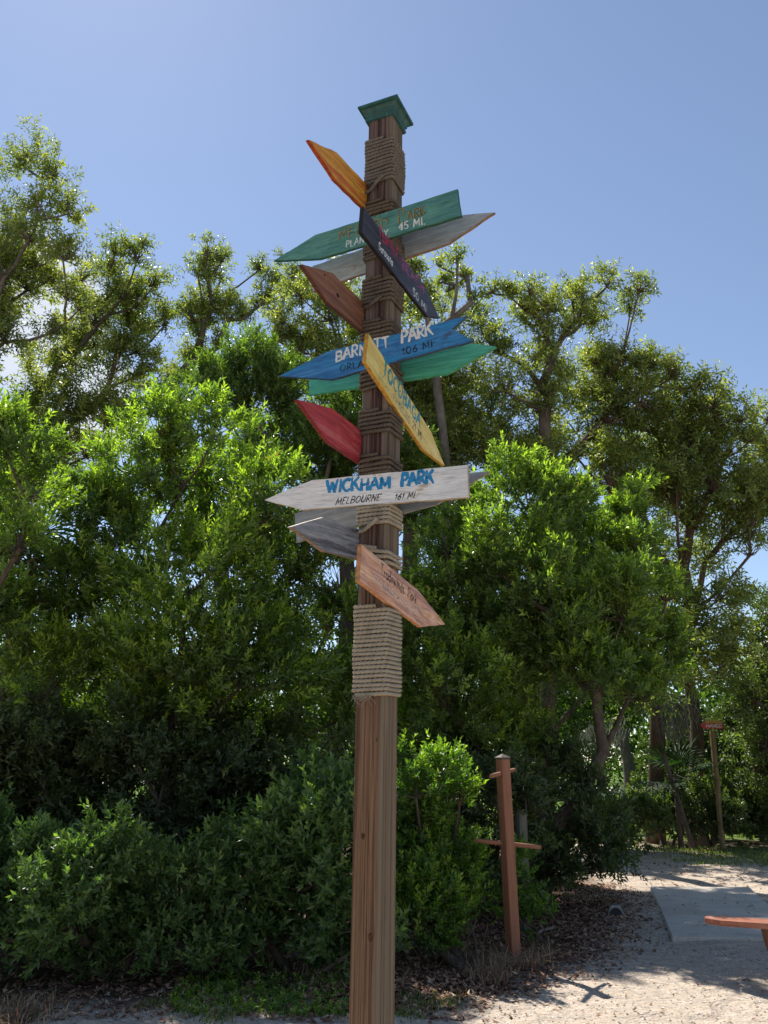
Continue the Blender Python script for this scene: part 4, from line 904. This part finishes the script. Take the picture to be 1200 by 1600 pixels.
def flat(parent, name, pts, mat, y0, th, org):
    bm = bmesh.new(); a = [bm.verts.new((x, y0, z)) for x, z in pts]; b = [bm.verts.new((x, y0 + th, z)) for x, z in pts]; n = len(pts)
    bm.faces.new(a); bm.faces.new(list(reversed(b)))
    for i in range(n): bm.faces.new((a[i], b[i], b[(i + 1) % n], a[(i + 1) % n]))
    bmesh.ops.recalc_face_normals(bm, faces=bm.faces); return link(name, bmmesh(name, bm), mat, parent, org)
bpy.data.objects.remove(o)
og = (s_[0] - a[0], 0, s_[2])
sb = flat(mg, 'arrow_board', [(-.25, 0), (-.15, .075), (-.15, .05), (.22, .05), (.24, -.05), (.2, -.07), (-.15, -.06), (-.15, -.085)], M_sr, -.1, .025, og)
flat(mg, 'topper', [(-.14, .055), (.22, .055), (.225, .13), (.19, .135), (.13, .11), (.08, .1), (0, .12), (-.13, .12)], M_sy, -.095, .02, og)
V, F, x = [], [], -.13
for ch in 'MANGO':
    gw, sts = GL_[ch]
    for st in sts:
        P = np.array([(x + px_ * .07, py_ * .075 - .04) for px_, py_ in st]); T = unit(np.gradient(P, axis=0)); N = np.stack([-T[:, 1], T[:, 0]], 1) * .009; o_ = len(V)
        for l_, r_ in zip(P + N, P - N): V.append((l_[0], -.1035, l_[1])); V.append((r_[0], -.1035, r_[1]))
        for i in range(len(P) - 1): F.append((o_ + 2 * i, o_ + 2 * i + 1, o_ + 2 * i + 3, o_ + 2 * i + 2))
    x += gw * .07 + .012
link('lettering', npmesh('lettering', V, F), I_white, sb)

# far railing and posts by the lawn
k = NM('rail_wood'); M_rail = k.base((.2, .14, .1), .8)
a = at(905, 1205, 34); b = at(960, 1205, 34); rl = empty('rail_fence', (a[0], 34, 0)); tag(rl, 'low wooden rail fence on the far lawn', 'fence')
for i in range(6):
    bm = bmesh.new(); box(bm, (i * .6 - .6, 0, .35), (.09, .09, .8)); link('fence_post', bmmesh('fence_post', bm), M_rail, rl)
for z in (.42, .68):
    bm = bmesh.new(); box(bm, (.9, -.06, z), (3.3, .03, .1)); link('rail', bmmesh('rail', bm), M_rail, rl)

# fan palms
def fan_palm(label, px, py, D, n, R, seed, mat, grp='fan palms in the undergrowth', h=None):
    c = at(px, py, D); root = empty('fan_palm', (c[0], D, 0)); tag(root, label, 'palm', grp); r = random.Random(seed)
    V, F = sweep(np.array([[0, 0, -.05], [0, .02, c[2] * .5], [.02, 0, c[2]]]), .06, 8); link('trunk', npmesh('trunk', V, F, True), M_bark, root)
    for i in range(n):
        az = r.uniform(0, 6.28); el = r.uniform(-.5, 1.1); d = np.array([math.cos(az) * math.cos(el), math.sin(az) * math.cos(el), math.sin(el)]); st = r.uniform(.4, .8) * R
        o = np.array([0, 0, c[2]]); tip = o + d * st - [0, 0, .1 * st]; side = unit(np.cross(d, [0, 0, 1.])); parts = [tubes([o], [tip], [.012], [.007], 4)]
        Vs, Fs = [], []
        for j in range(18):
            a_ = -1.9 + 3.8 * j / 17; dd = d * math.cos(a_) + side * math.sin(a_); L = R * .75 * (1 - .22 * abs(a_) / 1.9) * r.uniform(.9, 1.05); nn = unit(np.cross(dd, np.cross(side, d)))
            m1 = tip + dd * L * .55; e1 = tip + dd * L - np.array([0, 0, r.uniform(.05, .22) * L]); w_ = nn * .018; k0 = len(Vs)
            Vs += [tip, m1 + w_, m1 - w_, e1]; Fs += [[k0, k0 + 2, k0 + 3, k0 + 1]]
        parts.append((np.array(Vs), np.array(Fs))); V, F = join(parts); link('frond', npmesh('frond', V, F, False, {'tone': np.full(len(V), r.uniform(0, .6))}), mat, root)
L_palm = leaf_mat('leaf_palm', (.015, .04, .012), (.035, .075, .02), (.06, .11, .03), .25, .6, None, .15)
L_dead = leaf_mat('leaf_dead_palm', (.12, .09, .06), (.2, .16, .11), (.3, .25, .18), .2, .7, (1.2, 1.1, .9), .1)
fan_palm('dark fan palm left of the signpost under the shrubs', 345, 1165, 10, 12, .8, 1, L_palm)
fan_palm('fan palm with dead brown fronds at the left edge', 20, 960, 9.6, 12, .95, 2, L_dead)
fan_palm('green fan palm above the dead fronds at the left edge', 50, 880, 10.2, 12, .8, 3, L_palm)
fan_palm('small fan palm on the lawn beside the pale trunk', 966, 1250, 21, 9, .6, 4, L_palm)
fan_palm('fan palm between the far trunks', 1055, 1210, 18.5, 12, .9, 5, L_palm)

# Spanish moss hanging in the opening
k = NM('spanish_moss'); n_ = k.noise(k.coord('Object'), 6, 4); M_moss = k.base(k.ramp(n_, [(.3, (.13, .14, .1)), (.7, (.27, .28, .22))]), .95, .05)
def moss(label, px, py, D, wpx, hpx, n, seed):
    c = at(px, py, D); r = np.random.default_rng(seed); P, Q = [], []; s = D / FPX
    for i in range(n):
        x = r.normal() * wpx * s * .45; y = r.normal() * .25; z = r.uniform(-.1, .25); L = hpx * s * r.uniform(.3, 1) * math.exp(-(x / (wpx * s)) ** 2); p = np.array([x, y, z])
        for j in range(6): q = p + [r.normal() * .03, r.normal() * .03, -L / 6]; P.append(p); Q.append(q); p = q
    V, F = tubes(P, Q, np.full(len(P), .008), np.full(len(P), .006), 3)
    tag(link('spanish_moss', npmesh('spanish_moss', V, F), M_moss, None, tuple(c)), label, 'moss', 'grey moss hanging from branches', 'stuff')
moss('widest veil of grey moss hanging between the two thick trunks', 1052, 1100, 18, 34, 75, 160, 1)
moss('grey moss hanging left of the thick reddish trunk', 962, 1135, 22, 16, 50, 60, 2)
moss('faint grey moss hanging at the left side of the opening', 918, 1140, 24, 12, 70, 60, 3)

# ---- ground litter, stones, twigs, weeds
def scatter_leaves(n, fx, size, seed):
    r = np.random.default_rng(seed); P = fx(n, r); n = len(P); az = r.uniform(0, 6.28, n); L = size * r.uniform(.5, 1.3, n); d = np.stack([np.cos(az), np.sin(az), r.normal(0, .25, n)], 1); s = np.stack([-np.sin(az), np.cos(az), r.normal(0, .35, n)], 1)
    z = gz(P[:, 0], P[:, 1]) + .004 + r.uniform(0, .02, n) * (P[:, 2]); b = np.stack([P[:, 0], P[:, 1], z], 1); cu = r.uniform(.0, .35, n)[:, None] * L[:, None]
    up1 = np.array([0, 0, 1.])[None]
    V = np.stack([b - d * L[:, None] * .5 + up1 * cu, b + s * L[:, None] * .22, b + d * L[:, None] * .5 + up1 * cu * .7, b - s * L[:, None] * .22], 1); V[..., 2] = np.maximum(V[..., 2], gz(V[..., 0], V[..., 1]) + .002)
    i = np.arange(n)[:, None] * 4; F = np.concatenate([i + [0, 3, 1], i + [1, 3, 2]], 1).reshape(-1, 3); return V.reshape(-1, 3), F, r.uniform(0, 1, n).repeat(4)
k = NM('dead_leaf'); at_ = k.n('Attribute', attribute_name='tone'); M_litter = k.base(k.ramp(at_.outputs['Fac'], [(0, (.08, .042, .028)), (.35, (.2, .105, .066)), (.7, (.33, .185, .12)), (1, (.46, .33, .22))]), .8, .2)
def f_bank(n, r):
    x = r.uniform(-.5, 3.6, n * 2); y = r.uniform(6.2, 13, n * 2); e = x - .2 - 3.3 * (1 - np.exp(-np.maximum(y - 6.4, 0) / 3.0)) + r.normal(0, .3, n * 2); k_ = (e < .15) & (e > -2.6); return np.stack([x, y, np.where(e < -.2, 1., .2)], 1)[k_][:n]
def f_left(n, r): return np.stack([r.uniform(-4.5, 0, n), r.uniform(6.0, 9.5, n), np.full(n, .7)], 1)
def f_sand(n, r): return np.stack([r.uniform(0, 6, n), r.uniform(5.6, 13, n), np.full(n, .2)], 1)
def f_far(n, r): return np.stack([r.uniform(3, 11, n), r.uniform(13, 20, n), np.full(n, .3)], 1)
for f_, n, s, sd_, lb in ((f_bank, 26000, .06, 1, 'brown dead leaves heaped under the right shrubs'), (f_left, 9000, .055, 2, 'dead leaves under the left bushes'), (f_sand, 1600, .038, 3, 'scattered dead leaves on the pale sand'), (f_far, 1500, .07, 4, 'dead leaves along the far path')):
    V, F, T = scatter_leaves(n, f_, s, sd_); tag(link('leaf_litter', npmesh('leaf_litter', V, F, False, {'tone': T}), M_litter), lb, kind='stuff')
V, F, T = scatter_leaves(60, lambda n, r: np.stack([r.uniform(3.3, 4.8, n), r.uniform(9.1, 12.2, n), np.full(n, .1)], 1), .05, 9); V = V.copy(); V[:, 2] = np.maximum(V[:, 2], 0) + .046
tag(link('leaf_litter', npmesh('leaf_litter', V, F, False, {'tone': T}), M_litter), 'a few dead leaves lying on the concrete slab', kind='stuff')
# shell grit and small stones on the sand
k = NM('shell_grit'); at_ = k.n('Attribute', attribute_name='tone'); M_grit = k.base(k.ramp(at_.outputs['Fac'], [(0, (.12, .1, .08)), (.4, (.3, .27, .24)), (1, (.62, .6, .56))]), .8, .3)
n = 14000; x = rng.uniform(-2.6, 4.5, n); y = 5.4 + 6 * rng.uniform(0, 1, n) ** 1.6; s = rng.uniform(.003, .011, n); c = np.stack([x, y, gz(x, y) + s * .25], 1)
od = np.array([[1, 0, 0], [0, 1, 0], [-1, 0, 0], [0, -1, 0], [0, 0, .6]]); V = c[:, None] + od[None] * s[:, None, None] * rng.uniform(.5, 1.3, (n, 5, 1)); i = np.arange(n)[:, None] * 5
F = np.concatenate([i + [0, 1, 4], i + [1, 2, 4], i + [2, 3, 4], i + [3, 0, 4]], 1).reshape(-1, 3); T = rng.uniform(0, 1, n).repeat(5)
tag(link('shell_grit', npmesh('shell_grit', V.reshape(-1, 3), F, False, {'tone': T}), M_grit), 'broken shell and small stones on the sand', kind='stuff')
# grass and dead grass
def blades(C, n, h, sp, seed, wd=.004, lean=.5):
    r = np.random.default_rng(seed); C = np.asarray(C); idx = r.integers(0, len(C), n); P = C[idx] + r.normal(0, sp, (n, 2)); az = r.uniform(0, 6.28, n); L = h * r.uniform(.4, 1.2, n); d = np.stack([np.cos(az), np.sin(az)], 1) * r.uniform(.05, lean, n)[:, None] * L[:, None]
    z = gz(P[:, 0], P[:, 1]); s = np.stack([-np.sin(az), np.cos(az), np.zeros(n)], 1) * wd; b = np.stack([P[:, 0], P[:, 1], z - .005], 1); m1 = b + np.concatenate([d * .35, (L * .6)[:, None]], 1); t = b + np.concatenate([d, (L * r.uniform(.6, .95, n))[:, None]], 1)
    V = np.stack([b - s, b + s, m1 + s * .7, m1 - s * .7, t], 1).reshape(-1, 3); i = np.arange(n)[:, None] * 5; F = np.concatenate([i + [0, 1, 2], i + [0, 2, 3], i + [3, 2, 4]], 1).reshape(-1, 3); return V, F, np.clip(r.uniform(0, 1, n), 0, 1).repeat(5)
L_grass = leaf_mat('grass', (.05, .09, .02), (.11, .17, .04), (.27, .26, .1), .35, .5)
L_straw = leaf_mat('dry_grass', (.13, .085, .055), (.27, .19, .12), (.45, .34, .23), .25, .8, (1.1, 1, .8), .1)
def gp_(pts): return [ground(x_, y_)[:2] for x_, y_ in pts]
V, F, T = blades(gp_([(320, 1560), (350, 1575), (380, 1590), (420, 1580), (460, 1590), (500, 1570), (530, 1590), (300, 1590), (400, 1555), (480, 1555), (240, 1575), (640, 1590), (660, 1575), (700, 1570), (340, 1600), (640, 1560)]), 2600, .05, .07, 1)
tag(link('grass_patch', npmesh('grass_patch', V, F, False, {'tone': T}), L_grass), 'short weedy grass at the foot of the signpost', kind='stuff')
V, F, T = blades([(rng.uniform(5.5, 14), rng.uniform(15.5, 19.5)) for _ in range(260)], 22000, .08, .3, 2, .006)
tag(link('grass_patch', npmesh('grass_patch', V, F, False, {'tone': T}), L_grass), 'green grass verge beside the far path', kind='stuff')
V, F, T = blades(gp_([(800, 1508), (780, 1515), (815, 1512), (760, 1525), (830, 1500), (790, 1500), (740, 1500), (770, 1535), (850, 1490)]), 1100, .15, .075, 3, .004, 2.2)
tag(link('dry_grass', npmesh('dry_grass', V, F, False, {'tone': T}), L_straw), 'tangled dry grass round the foot of the peg post', kind='stuff')
V, F, T = blades(gp_([(10, 1590), (35, 1575), (50, 1590), (0, 1600), (520, 1540), (500, 1530), (540, 1520)]), 900, .11, .1, 4, .004, 2.4)
tag(link('dry_grass', npmesh('dry_grass', V, F, False, {'tone': T}), L_straw), 'pale dry grass clump in the bottom left corner', kind='stuff')
V, F, T = blades([(rng.uniform(-10, 25), rng.uniform(20.5, 55)) for _ in range(500)], 14000, .16, .9, 5, .02)
tag(link('lawn_grass', npmesh('lawn_grass', V, F, False, {'tone': T * .8}), L_grass), 'sunlit lawn seen through the trunks', kind='stuff')
# weeds: small leafy sprigs
B = np.array([[*p, .01] for p in gp_([(270 + rng.uniform(0, 280), 1535 + rng.uniform(0, 60)) for _ in range(520)])]); D = unit(rng.normal(size=B.shape) * [.5, .5, .1] + [0, 0, 1.])
V, F, T = leaves(B, D, 9, .035, .5, rng.uniform(.03, .1, len(B)), (1.5, .7), rng.uniform(.2, .8, len(B)))
tag(link('weeds', npmesh('weeds', V, F, False, {'tone': T}), L_lime), 'small leafy weeds along the left sand edge', kind='stuff')
# sticks
k = NM('dry_stick'); M_stick = k.base((.2, .165, .135), .9, .1)
for i, (a, b, r_, lb) in enumerate((((797, 1543), (830, 1540), .012, 'short pale stick lying in front of the peg post'), ((835, 1463), (872, 1452), .018, 'thick grey stick among the dead leaves behind the peg post'), ((800, 1567), (822, 1563), .007, 'thin dark twig on the sand'))):
    a, b = ground(*a), ground(*b); m_ = (a + b) / 2; t = np.linspace(0, 1, 7)[:, None]; p = a + (b - a) * t - m_; p[:, 2] = r_ * 1.1 + .02 * np.sin(t[:, 0] * 3) * (i == 1); p[:, 1] += .02 * np.sin(t[:, 0] * 5)
    V, F = sweep(p, r_ * np.linspace(1, .6, 7), 7); tag(link('stick', npmesh('stick', V, F, True), M_stick, None, (m_[0], m_[1], float(gz(m_[0], m_[1])))), lb, 'stick')
# hanging dead limb lines: fallen horizontal branch under the right shrub
print('leaf counts', STAT, sum(s[1] for s in STAT))
